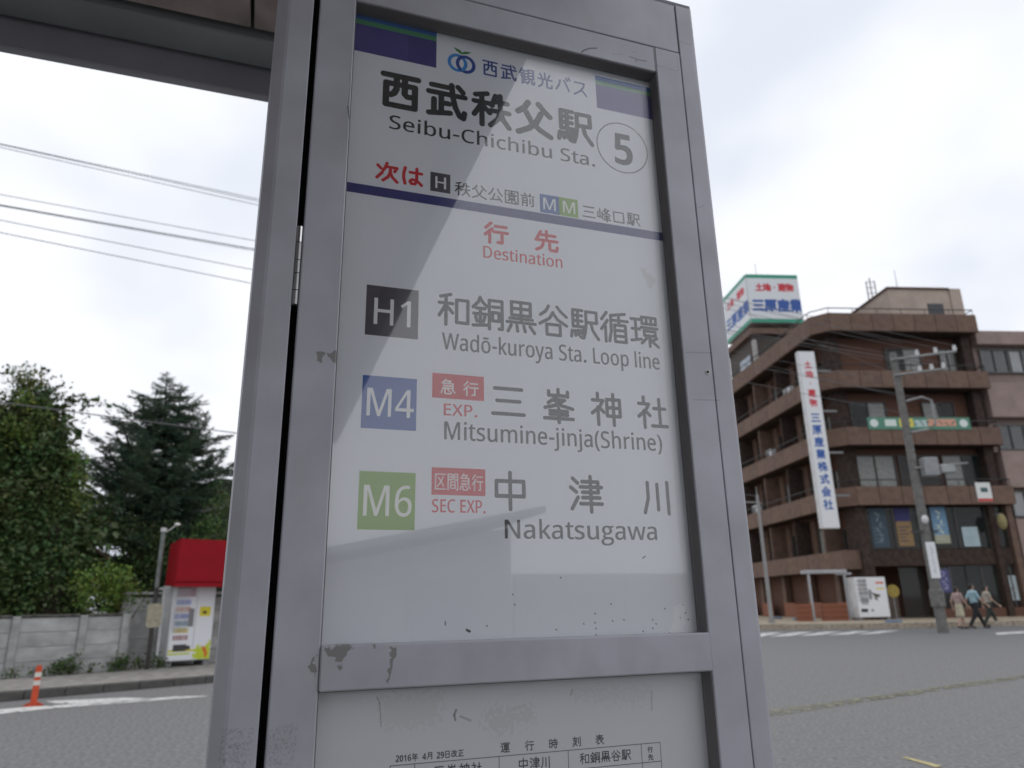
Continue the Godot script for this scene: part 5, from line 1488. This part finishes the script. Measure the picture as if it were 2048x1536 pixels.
func cedar() -> void:
	var r := RandomNumberGenerator.new(); r.seed = 88
	var off := -5.0
	var base := spot(330, 1325, off); base.y = 0.2
	var t := thing("cedar_tree", "dark blue-green cedar with ragged upswept branch tips", "tree", base)
	var bark := mt(lin(0.06, 0.05, 0.042), 0.95, "blot", 1.5)
	var along := Basis(Vector3.UP, WALL_YAW).x
	var away := Basis(Vector3.UP, WALL_YAW).z
	var s := tool()
	var xs := []; var cs := []
	# leaders: pixel of the tip, pixel of the foot, widest reach in metres
	for ld: Array in [[333, 742, 322, 1240, 3.4, 92], [324, 930, 321, 1240, 3.39, 70], [362, 772, 352, 900, 1.0, 22], [237, 832, 292, 940, 0.7, 16], [283, 798, 305, 880, 0.5, 12], [417, 820, 378, 905, 0.7, 16], [455, 892, 395, 945, 0.6, 14], [205, 888, 275, 960, 0.6, 14], [182, 915, 262, 975, 0.5, 12]]:
		var tip := spot(ld[0], ld[1], off) - base
		var foot := spot(ld[2], ld[3], off) - base
		var bend := foot.lerp(tip, 0.5) + (Vector3(0, -0.12, 0) * (tip - foot).length() if ld[5] < 60 else Vector3.ZERO)
		tube(s, [foot, bend, tip], [0.05 * ld[4] + 0.03, 0.03 * ld[4] + 0.015, 0.01], 7)
		for k in int(ld[5]):
			var f := pow(float(k) / ld[5], 0.9)
			var p0 := foot.lerp(bend, f * 2.0) if f < 0.5 else bend.lerp(tip, f * 2.0 - 1.0)
			var reach: float = (ld[4] * (1.0 - f * 0.93) if ld[5] < 60 else (minf(2.5, 5.3 * (1.0 - f) + 0.05) if ld[5] > 80 else 2.3)) * r.randf_range(0.6, 1.12)
			var a := k * 2.4 + r.randf() * 0.7
			var dir := along * cos(a) + away * sin(a) * 0.8
			var p1 := p0 + dir * reach * 0.55 + Vector3(0, -0.04 * reach, 0)
			var p2 := p0 + dir * reach + Vector3(0, (0.1 if ld[5] > 60 else 0.35) * reach, 0)
			tube(s, [p0, p1, p2], [0.012 + 0.02 * reach, 0.02, 0.006], 5, false)
			var tipdir := (p2 - p1).normalized()                 # long pointed shoots at the branch tips
			for j in 3:
				var tb := Basis(Vector3.UP, atan2(-tipdir.z, tipdir.x) + r.randfn() * 0.25) * Basis(Vector3.BACK, asin(tipdir.y) + 0.15 + r.randfn() * 0.15)
				var ts := 0.16 + 0.6 * minf(1.0, reach)
				xs.append(Transform3D(tb * Basis.from_scale(Vector3(ts * 1.1, ts * 0.7, ts * 0.5)), p2 - tipdir * 0.25 * ts))
				cs.append(Color(r.randf_range(0.058, 0.092), 0.118, r.randf_range(0.06, 0.09)))
			var m := int(3 + reach * 8.0)
			for j in m:
				var g := (j + 0.4) / m
				var q := p0.lerp(p1, g * 2.0) if g < 0.5 else p1.lerp(p2, g * 2.0 - 1.0)
				for side in 2:
					var yaw := atan2(-dir.z, dir.x) + (0.75 if side else -0.75) * r.randf_range(0.3, 1.3)
					var tilt := r.randf_range(-0.25, 0.2) + 0.3 * g
					var b := Basis(Vector3.UP, yaw) * Basis(Vector3.BACK, tilt) * Basis(Vector3.RIGHT, r.randf_range(-0.5, 0.5))
					xs.append(Transform3D(b.scaled(Vector3.ONE * r.randf_range(0.55, 1.0) * (0.22 + 0.68 * minf(1.0, reach)) * (1.0 - 0.35 * g)), q + Vector3(0, r.randfn() * 0.05, 0)))
					cs.append(Color(r.randf_range(0.058, 0.092), 0.118, r.randf_range(0.06, 0.09)))
	part("trunk", s, bark, t)
	crown(t, "crown", needle_spray(4), leaf_mat(0.15), xs, cs)

# ------------------------------------------------------------------ poles and wires
func poles_and_wires() -> void:
	var conc := mt(lin(0.2, 0.195, 0.185), 0.85, "mott", 0.8)
	var steel := mt(lin(0.3, 0.3, 0.3), 0.5, "soft", 1.0)
	var dark := mt(lin(0.06, 0.06, 0.062), 0.7, "soft", 1.0)
	var white := mt(lin(0.68, 0.68, 0.68), 0.35, "soft", 1.0)
	var pb := gnd(1887, 1266)
	var t := thing("utility_pole", "concrete utility pole with crossarms and insulators before the building", "utility pole", pb)
	var s := tool()
	tube(s, [Vector3(0, -0.1, 0), Vector3(0, 9.85, 0)], [0.17, 0.12], 16)
	part("shaft", s, conc, t)
	var arm := Vector3(0.93, 0, 0.36).normalized()
	var tips := []
	for q: Array in [[9.55, -0.2, 1.95], [8.95, -0.15, 1.5]]:
		s = tool()
		tube(s, [Vector3(0, q[0], 0.16) + arm * q[1], Vector3(0, q[0] + 0.02, 0.16) + arm * q[2]], [0.045], 6)
		part("crossarm", s, steel, t)
		for k in 3:
			var p: Vector3 = Vector3(0, q[0] + 0.05, 0.16) + arm * lerpf(q[2] - 0.05, 0.7, k / 2.0)
			s = tool()
			tube(s, [p, p + Vector3(0, 0.1, 0), p + Vector3(0, 0.12, 0), p + Vector3(0, 0.2, 0)], [0.05, 0.075, 0.05, 0.06], 10)
			part("insulator", s, white, t)
			tips.append(pb + p + Vector3(0, 0.2, 0))
	s = tool()
	tube(s, [Vector3(0.1, 7.95, 0.12), Vector3(0.6, 8.05, 0.3), Vector3(0.85, 7.9, 0.4), Vector3(0.85, 7.0, 0.4), Vector3(0.6, 6.85, 0.3), Vector3(0.1, 6.8, 0.12)], [0.04], 8)
	part("cable_bracket", s, steel, t)
	bpart("switch_box", Vector3(0.22, 5.2, 0.0), Vector3(0.72, 5.85, 0.35), mt(lin(0.3, 0.31, 0.32), 0.6, "soft", 1.0), t, 0.03)
	bpart("switch_box", Vector3(0.8, 5.3, 0.05), Vector3(1.3, 5.6, 0.3), mt(lin(0.36, 0.38, 0.38), 0.6, "soft", 1.0), t, 0.03)
	s = tool()
	tube(s, [Vector3(-0.05, 5.5, 0.2), Vector3(1.75, 5.62, 0.3)], [0.03], 6)
	part("crossarm", s, steel, t)
	s = tool()
	box(s, Vector3(-0.5, 3.28, -0.02), Vector3(0.4, 3.34, 0.1))
	part("bracket", s, dark, t)
	s = tool()
	ball(s, Vector3(-0.05, 3.7, 0.22), Vector3(0.12, 0.16, 0.1), 10)
	part("lamp", s, white, t)
	bpart("band", Vector3(-0.2, 0.75, -0.2), Vector3(0.2, 1.45, 0.2), conc, t, 0.1)
	var pl := text_column(40, 200, [])
	for k in 22: stroke(pl, PackedVector2Array([Vector2(14 + (k * 7) % 12, 22 + k * 7), Vector2(16 + (k * 5) % 11, 24 + k * 7)]), 1.6, Color8(150, 152, 160))
	bpart("plate_back", Vector3(-0.16, 1.75, 0.155), Vector3(0.16, 2.95, 0.18), white, t, 0.01)
	part("plate", sheet(-0.155, 1.755, 0.155, 2.945, 0.185, 0.003), printed(pl, 0.5), t)
	# slim street lamp by the crossing
	var lb := gnd(1545, 1256)
	var l := thing("street_lamp", "slim pale grey street lamp pole at the zebra crossing", "street lamp", lb)
	s = tool()
	tube(s, [Vector3(0, 0, 0), Vector3(0, 0.3, 0), Vector3(0, 0.32, 0), Vector3(0, 5.5, 0)], [0.13, 0.13, 0.09, 0.06], 12)
	part("shaft", s, steel, l)
	s = tool()
	tube(s, [Vector3(0.15, 5.15, 0), Vector3(-0.9, 5.2, 0.1)], [0.03], 6)
	part("arm", s, steel, l)
	s = tool()
	tube(s, [Vector3(0, 5.5, 0), Vector3(0, 5.85, 0)], [0.02, 0.015], 6)
	part("spike", s, steel, l)
	bpart("lamp_head", Vector3(-1.5, 5.14, 0.0), Vector3(-0.85, 5.24, 0.2), white, l, 0.03)
	# wires from far overhead to the pole's insulators
	var black := mt(lin(0.12, 0.12, 0.125), 0.7, "", 1.0)
	var wires := [[0, 278, 10.6, 0], [0, 279, 10.6, 1], [0, 285, 10.6, 2], [0, 379, 9.4, 3], [0, 400, 9.4, 4], [0, 402, 9.4, 5], [0, 429, 8.2, -1], [0, 453, 7.6, -2]]
	var nw := 0
	for q: Array in wires:
		var a := at_height(q[0], q[1], q[2])
		var b: Vector3 = tips[q[3]] if q[3] >= 0 else pb + Vector3(0.85, 7.9, 0.4) + Vector3(0, (q[3] + 1) * 0.7, 0)
		var pts := []
		for k in 21:
			var f := lerpf(-0.9, 1.0, k / 20.0)
			var p := a.lerp(b, f)
			p.y -= (f + 0.9) * (1.0 - f) * 0.12
			pts.append(p)
		s = tool()
		tube(s, pts, [0.0075 if q[1] != 400 else 0.012], 5, false)
		tag(part("overhead_wire", s, black, self), ["overhead wire to the outermost insulator of the pole's upper crossarm", "overhead wire to the middle insulator of the pole's upper crossarm", "overhead wire to the insulator nearest the shaft on the upper crossarm", "overhead wire to the outermost insulator of the pole's lower crossarm", "thicker overhead cable to the middle insulator of the lower crossarm", "overhead wire to the insulator nearest the shaft on the lower crossarm", "overhead wire to the curved cable bracket of the utility pole", "lowest overhead wire of the high bundle, ending below the curved bracket"][nw], "wire", "overhead wires to the utility pole")
		nw += 1
	var w0 := at_height(0, 793, 4.9); var w1 := lb + Vector3(0, 5.45, 0)
	s = tool()
	var low := []
	for k in 21:
		var f := lerpf(-0.4, 1.0, k / 20.0)
		var p := w0.lerp(w1, f); p.y -= (f + 0.4) * (1.0 - f) * 0.25
		low.append(p)
	tube(s, low, [0.012], 5, false)
	tag(part("overhead_wire", s, black, self), "single low wire crossing in front of the trees", "wire")
	# service wires crossing the building's face
	var ns := 0
	for q: Array in [[1450, 588, 1830, 690], [1450, 600, 1835, 760], [1450, 690, 1830, 772], [1450, 700, 1835, 800]]:
		var a := on(q[0], q[1], bt(0, 0, -2.0), Basis(Vector3.UP, BLD_YAW).z); var b := pb + Vector3(0.3, on(q[2], q[3], pb, Vector3(0, 0, 1)).y - pb.y, 0.2)
		var pts := []
		for k in 13:
			var f := lerpf(-0.6, 1.0, k / 12.0)
			var p := a.lerp(b, f); p.y -= (f + 0.6) * (1.0 - f) * 0.3
			pts.append(p)
		s = tool()
		tube(s, pts, [0.007], 5, false)
		tag(part("service_wire", s, black, self), ["thin service wire crossing the roof billboard to the pole top", "thin service wire crossing the billboard's lower edge to the cable bracket", "thin service wire crossing the top of the hanging sign", "thin service wire crossing the hanging sign below its top, ending under the cable bracket"][ns], "wire", "service wires before the building")
		ns += 1

# ------------------------------------------------------------------ people
func blob(bones: Array, cell: float, k: float) -> ArrayMesh:      # bones [a, b, ra, rb] joined smoothly, meshed as surface nets
	var lo := Vector3.ONE * 1e9; var hi := -lo
	for b: Array in bones:
		var r := maxf(b[2], b[3]) + k + cell * 2.0
		lo = lo.min(b[0] - Vector3.ONE * r).min(b[1] - Vector3.ONE * r); hi = hi.max(b[0] + Vector3.ONE * r).max(b[1] + Vector3.ONE * r)
	var nx := int((hi.x - lo.x) / cell) + 2; var ny := int((hi.y - lo.y) / cell) + 2; var nz := int((hi.z - lo.z) / cell) + 2
	var field := PackedFloat32Array(); field.resize(nx * ny * nz); field.fill(1.0)
	for b: Array in bones:
		var r := maxf(b[2], b[3]) + k + cell * 2.0
		var p0: Vector3 = (b[0].min(b[1]) - Vector3.ONE * r - lo) / cell; var p1: Vector3 = (b[0].max(b[1]) + Vector3.ONE * r - lo) / cell
		var d: Vector3 = b[1] - b[0]; var l2 := maxf(d.length_squared(), 1e-9)
		for z in range(maxi(0, int(p0.z)), mini(nz, int(p1.z) + 1)):
			for y in range(maxi(0, int(p0.y)), mini(ny, int(p1.y) + 1)):
				for x in range(maxi(0, int(p0.x)), mini(nx, int(p1.x) + 1)):
					var p := lo + Vector3(x, y, z) * cell
					var t := clampf((p - b[0]).dot(d) / l2, 0.0, 1.0)
					var v: float = p.distance_to(b[0] + d * t) - lerpf(b[2], b[3], t)
					var i := (z * ny + y) * nx + x
					var h := maxf(k - absf(field[i] - v), 0.0) / k
					field[i] = minf(field[i], v) - h * h * k * 0.25
	var s := SurfaceTool.new(); s.begin(Mesh.PRIMITIVE_TRIANGLES); s.set_smooth_group(0)
	var at := {}
	var count := 0
	var step := [1, nx, nx * ny]
	for z in nz - 1:
		for y in ny - 1:
			for x in nx - 1:
				var i := (z * ny + y) * nx + x
				var sum := Vector3.ZERO; var n := 0
				var neg := field[i] < 0.0
				var mixed := false
				for c in range(1, 8):
					if (field[i + (c & 1) + ((c >> 1) & 1) * nx + (c >> 2) * nx * ny] < 0.0) != neg:
						mixed = true
						break
				if not mixed: continue
				for c in 8:
					for ax in 3:
						if c & (1 << ax): continue
						var ia := i + (c & 1) + ((c >> 1) & 1) * nx + (c >> 2) * nx * ny
						var ib: int = ia + step[ax]
						if (field[ia] < 0.0) != (field[ib] < 0.0):
							var o := Vector3(c & 1, (c >> 1) & 1, c >> 2)
							o[ax] += field[ia] / (field[ia] - field[ib])
							sum += o; n += 1
				var q := lo + (Vector3(x, y, z) + sum / n) * cell
				s.set_uv(Vector2(q.x, q.y)); s.add_vertex(q)
				at[i] = count; count += 1
	for i: int in at.keys():
		for ax in 3:
			var u: int = step[(ax + 1) % 3]; var v: int = step[(ax + 2) % 3]
			if not (at.has(i - u) and at.has(i - v) and at.has(i - u - v)): continue
			var fa := field[i] < 0.0; var fb := field[i + step[ax]] < 0.0
			if fa == fb: continue
			var a: int = at[i]; var b: int = at[i - u]; var c: int = at[i - u - v]; var d: int = at[i - v]
			for w: int in ([a, c, b, a, d, c] if fb else [a, b, c, a, c, d]): s.add_index(w)
	s.generate_normals()
	return s.commit()

func person(label: String, at: Vector3, turn: float, tall: float, stride: float, look: Dictionary) -> void:
	var t := thing("person", label, "person", at, turn)
	var k := tall / 1.7
	# joints, metres for a 1.7 m figure walking along +z
	var hip := Vector3(0, 0.9, 0)
	var J := {}
	for sd: float in [-1.0, 1.0]:
		var fwd := stride * sd
		J["hip%d" % sd] = Vector3(0.085 * sd, 0.88, 0)
		J["knee%d" % sd] = Vector3(0.085 * sd, 0.48, 0.16 * fwd + 0.03)
		J["ank%d" % sd] = Vector3(0.08 * sd, 0.085 + (0.05 if fwd < 0 else 0.0), 0.36 * fwd - 0.02)
		J["toe%d" % sd] = Vector3(0.085 * sd, 0.035, 0.36 * fwd + 0.14)
		J["sho%d" % sd] = Vector3(0.165 * sd, 1.38, 0)
		J["elb%d" % sd] = Vector3(0.215 * sd, 1.11, -0.14 * fwd - 0.03)
		J["wri%d" % sd] = Vector3(0.22 * sd, 0.88, -0.28 * fwd + 0.1)
	var body := []
	var sc := func(a: Vector3, b: Vector3, ra: float, rb: float) -> Array: return [a * k, b * k, ra * k, rb * k]
	body.append(sc.call(Vector3(0, 0.92, 0), Vector3(0, 1.1, 0.0), 0.125, 0.115)); body.append(sc.call(Vector3(0, 1.1, 0), Vector3(0, 1.34, -0.01), 0.115, 0.13))
	body.append(sc.call(Vector3(0, 1.38, -0.01), Vector3(0, 1.5, 0.01), 0.065, 0.052))
	var shirt := [sc.call(Vector3(0, 0.93, 0), Vector3(0, 1.1, 0), 0.14, 0.13), sc.call(Vector3(0, 1.1, 0), Vector3(0, 1.34, -0.01), 0.13, 0.143)]
	var lower := [sc.call(Vector3(0, 0.9, 0), Vector3(0, 1.0, 0), 0.145, 0.135)]
	for sd: float in [-1.0, 1.0]:
		var i := "%d" % sd
		body.append(sc.call(J["hip" + i], J["knee" + i], 0.085, 0.055)); body.append(sc.call(J["knee" + i], J["ank" + i], 0.054, 0.034)); body.append(sc.call(J["ank" + i], J["toe" + i], 0.038, 0.03))
		body.append(sc.call(Vector3(0.05 * sd, 1.36, -0.01), J["sho" + i], 0.075, 0.06)); body.append(sc.call(J["sho" + i], J["elb" + i], 0.05, 0.038)); body.append(sc.call(J["elb" + i], J["wri" + i], 0.036, 0.024))
		shirt.append(sc.call(Vector3(0.04 * sd, 1.36, -0.01), J["sho" + i], 0.09, 0.07)); shirt.append(sc.call(J["sho" + i], J["sho" + i].lerp(J["elb" + i], look.sleeve), 0.064, 0.06))
		if look.skirt:
			lower.append(sc.call(Vector3(0.05 * sd, 0.9, 0), Vector3(0.1 * sd, 0.55, 0.08 * stride * sd), 0.11, 0.13))
		else:
			lower.append(sc.call(J["hip" + i], J["knee" + i], 0.105, 0.075)); lower.append(sc.call(J["knee" + i], J["knee" + i].lerp(J["ank" + i], 0.93), 0.075, 0.062))
	if look.skirt: lower.append(sc.call(Vector3(0, 0.86, 0), Vector3(0, 0.56, 0.02), 0.13, 0.15))
	var skin := mt(lin(0.42, 0.27, 0.2), 0.6, "", 1.0)
	# body and head in one mesh, hands with their own fine grids added to it
	var st := SurfaceTool.new()
	st.append_from(blob(body, 0.022, 0.035), 0, Transform3D())
	var hc := Vector3(0, 1.6, 0.015)
	var head := [sc.call(hc + Vector3(0, 0.02, -0.01), hc + Vector3(0, 0.03, 0.0), 0.085, 0.085), sc.call(hc + Vector3(0, -0.05, 0.02), hc + Vector3(0, -0.075, 0.035), 0.06, 0.04), sc.call(hc + Vector3(0, 0.01, 0.075), hc + Vector3(0, -0.02, 0.095), 0.01, 0.015),
		sc.call(hc + Vector3(0.08, 0.01, -0.01), hc + Vector3(0.082, -0.03, -0.01), 0.014, 0.01), sc.call(hc + Vector3(-0.08, 0.01, -0.01), hc + Vector3(-0.082, -0.03, -0.01), 0.014, 0.01), sc.call(hc + Vector3(-0.018, -0.055, 0.072), hc + Vector3(0.018, -0.055, 0.072), 0.009, 0.009), sc.call(hc + Vector3(0, -0.06, -0.01), Vector3(0, 1.44, 0.0), 0.05, 0.055)]
	st.append_from(blob(head, 0.009, 0.02), 0, Transform3D())
	for sd: float in [-1.0, 1.0]:
		var w: Vector3 = J["wri%d" % sd]
		var dn: Vector3 = (w - J["elb%d" % sd]).normalized()
		var ac := Vector3(0, 0, 1).slide(dn).normalized()
		var inw := dn.cross(ac).normalized()
		if inw.x * sd > 0: inw = -inw
		var hand := [sc.call(w, w + dn * 0.085, 0.026, 0.03), sc.call(w + ac * 0.018 + dn * 0.03, w + ac * 0.02 + dn * 0.08, 0.02, 0.016), sc.call(w - ac * 0.018 + dn * 0.03, w - ac * 0.022 + dn * 0.08, 0.018, 0.016)]
		for f in 4:
			var root := w + dn * 0.085 + ac * (0.03 - f * 0.02)
			var ln: float = [0.07, 0.078, 0.072, 0.056][f]
			var mid := root + (dn * 0.9 + inw * 0.3).normalized() * ln * 0.5
			hand.append(sc.call(root, mid, 0.0095, 0.0085)); hand.append(sc.call(mid, mid + (dn * 0.6 + inw * 0.7).normalized() * ln * 0.5, 0.0085, 0.007))
		hand.append(sc.call(w + ac * 0.022 + dn * 0.02, w + ac * 0.05 + dn * 0.055 + inw * 0.015, 0.013, 0.0105)); hand.append(sc.call(w + ac * 0.05 + dn * 0.055 + inw * 0.015, w + ac * 0.052 + dn * 0.09 + inw * 0.025, 0.0105, 0.008))
		st.append_from(blob(hand, 0.0045, 0.008), 0, Transform3D())
	part("body", st, skin, t)
	part("shirt", blob(shirt, 0.022, 0.04), mt(look.top, 0.85, "mott", 2.0), t)
	part("skirt" if look.skirt else "trousers", blob(lower, 0.022, 0.04), mt(look.bottom, 0.85, "mott", 2.0), t)
	var hair := [sc.call(hc + Vector3(0, 0.045, -0.025), hc + Vector3(0, 0.035, -0.015), 0.092, 0.092), sc.call(hc + Vector3(0, 0.0, -0.05), hc + Vector3(0, -0.06 if not look.long else -0.17, -0.055), 0.07, 0.05)]
	part("hair", blob(hair, 0.014, 0.03), mt(lin(0.02, 0.016, 0.014), 0.5, "", 1.0), t)
	var shoes := []
	for sd: float in [-1.0, 1.0]:
		shoes.append(sc.call(J["ank%d" % sd] + Vector3(0, -0.03, -0.02), J["toe%d" % sd] + Vector3(0, 0.008, 0.02), 0.044, 0.038))
	part("shoes", blob(shoes, 0.014, 0.02), mt(look.shoes, 0.6, "", 1.0), t)
	if look.has("bag"):
		var s := tool()
		box(s, Vector3(-0.14, 0.98, -0.3) * k, Vector3(0.14, 1.36, -0.15) * k, 0.05)
		part("backpack", s, mt(look.bag, 0.8, "mott", 2.0), t)

func people() -> void:
	var walk := BLD_YAW + PI / 2
	var p1 := gnd(1926, 1258); var p2 := gnd(1958, 1257); var p3 := gnd(1985, 1253)
	person("woman-sized person walking in a pale pink top and cream skirt", Vector3(p1.x, foot_y(p1), p1.z), walk + 0.2, 1.46, 0.7, {top = lin(0.5, 0.36, 0.34), bottom = lin(0.55, 0.5, 0.36), skirt = true, sleeve = 0.6, long = true, shoes = lin(0.03, 0.03, 0.03)})
	person("person striding in a light blue shirt and black trousers", Vector3(p2.x, foot_y(p2), p2.z), walk, 1.54, 1.0, {top = lin(0.4, 0.6, 0.68), bottom = lin(0.02, 0.02, 0.024), skirt = false, sleeve = 0.75, long = false, shoes = lin(0.02, 0.02, 0.02)})
	person("person in a cream top and dark green trousers with arms swinging", Vector3(p3.x, foot_y(p3), p3.z), walk - 0.25, 1.48, 0.8, {top = lin(0.5, 0.45, 0.38), bottom = lin(0.04, 0.05, 0.04), skirt = false, sleeve = 0.5, long = true, shoes = lin(0.03, 0.025, 0.02)})

func foot_y(p: Vector3) -> float:
	return hg(p.x, p.z)
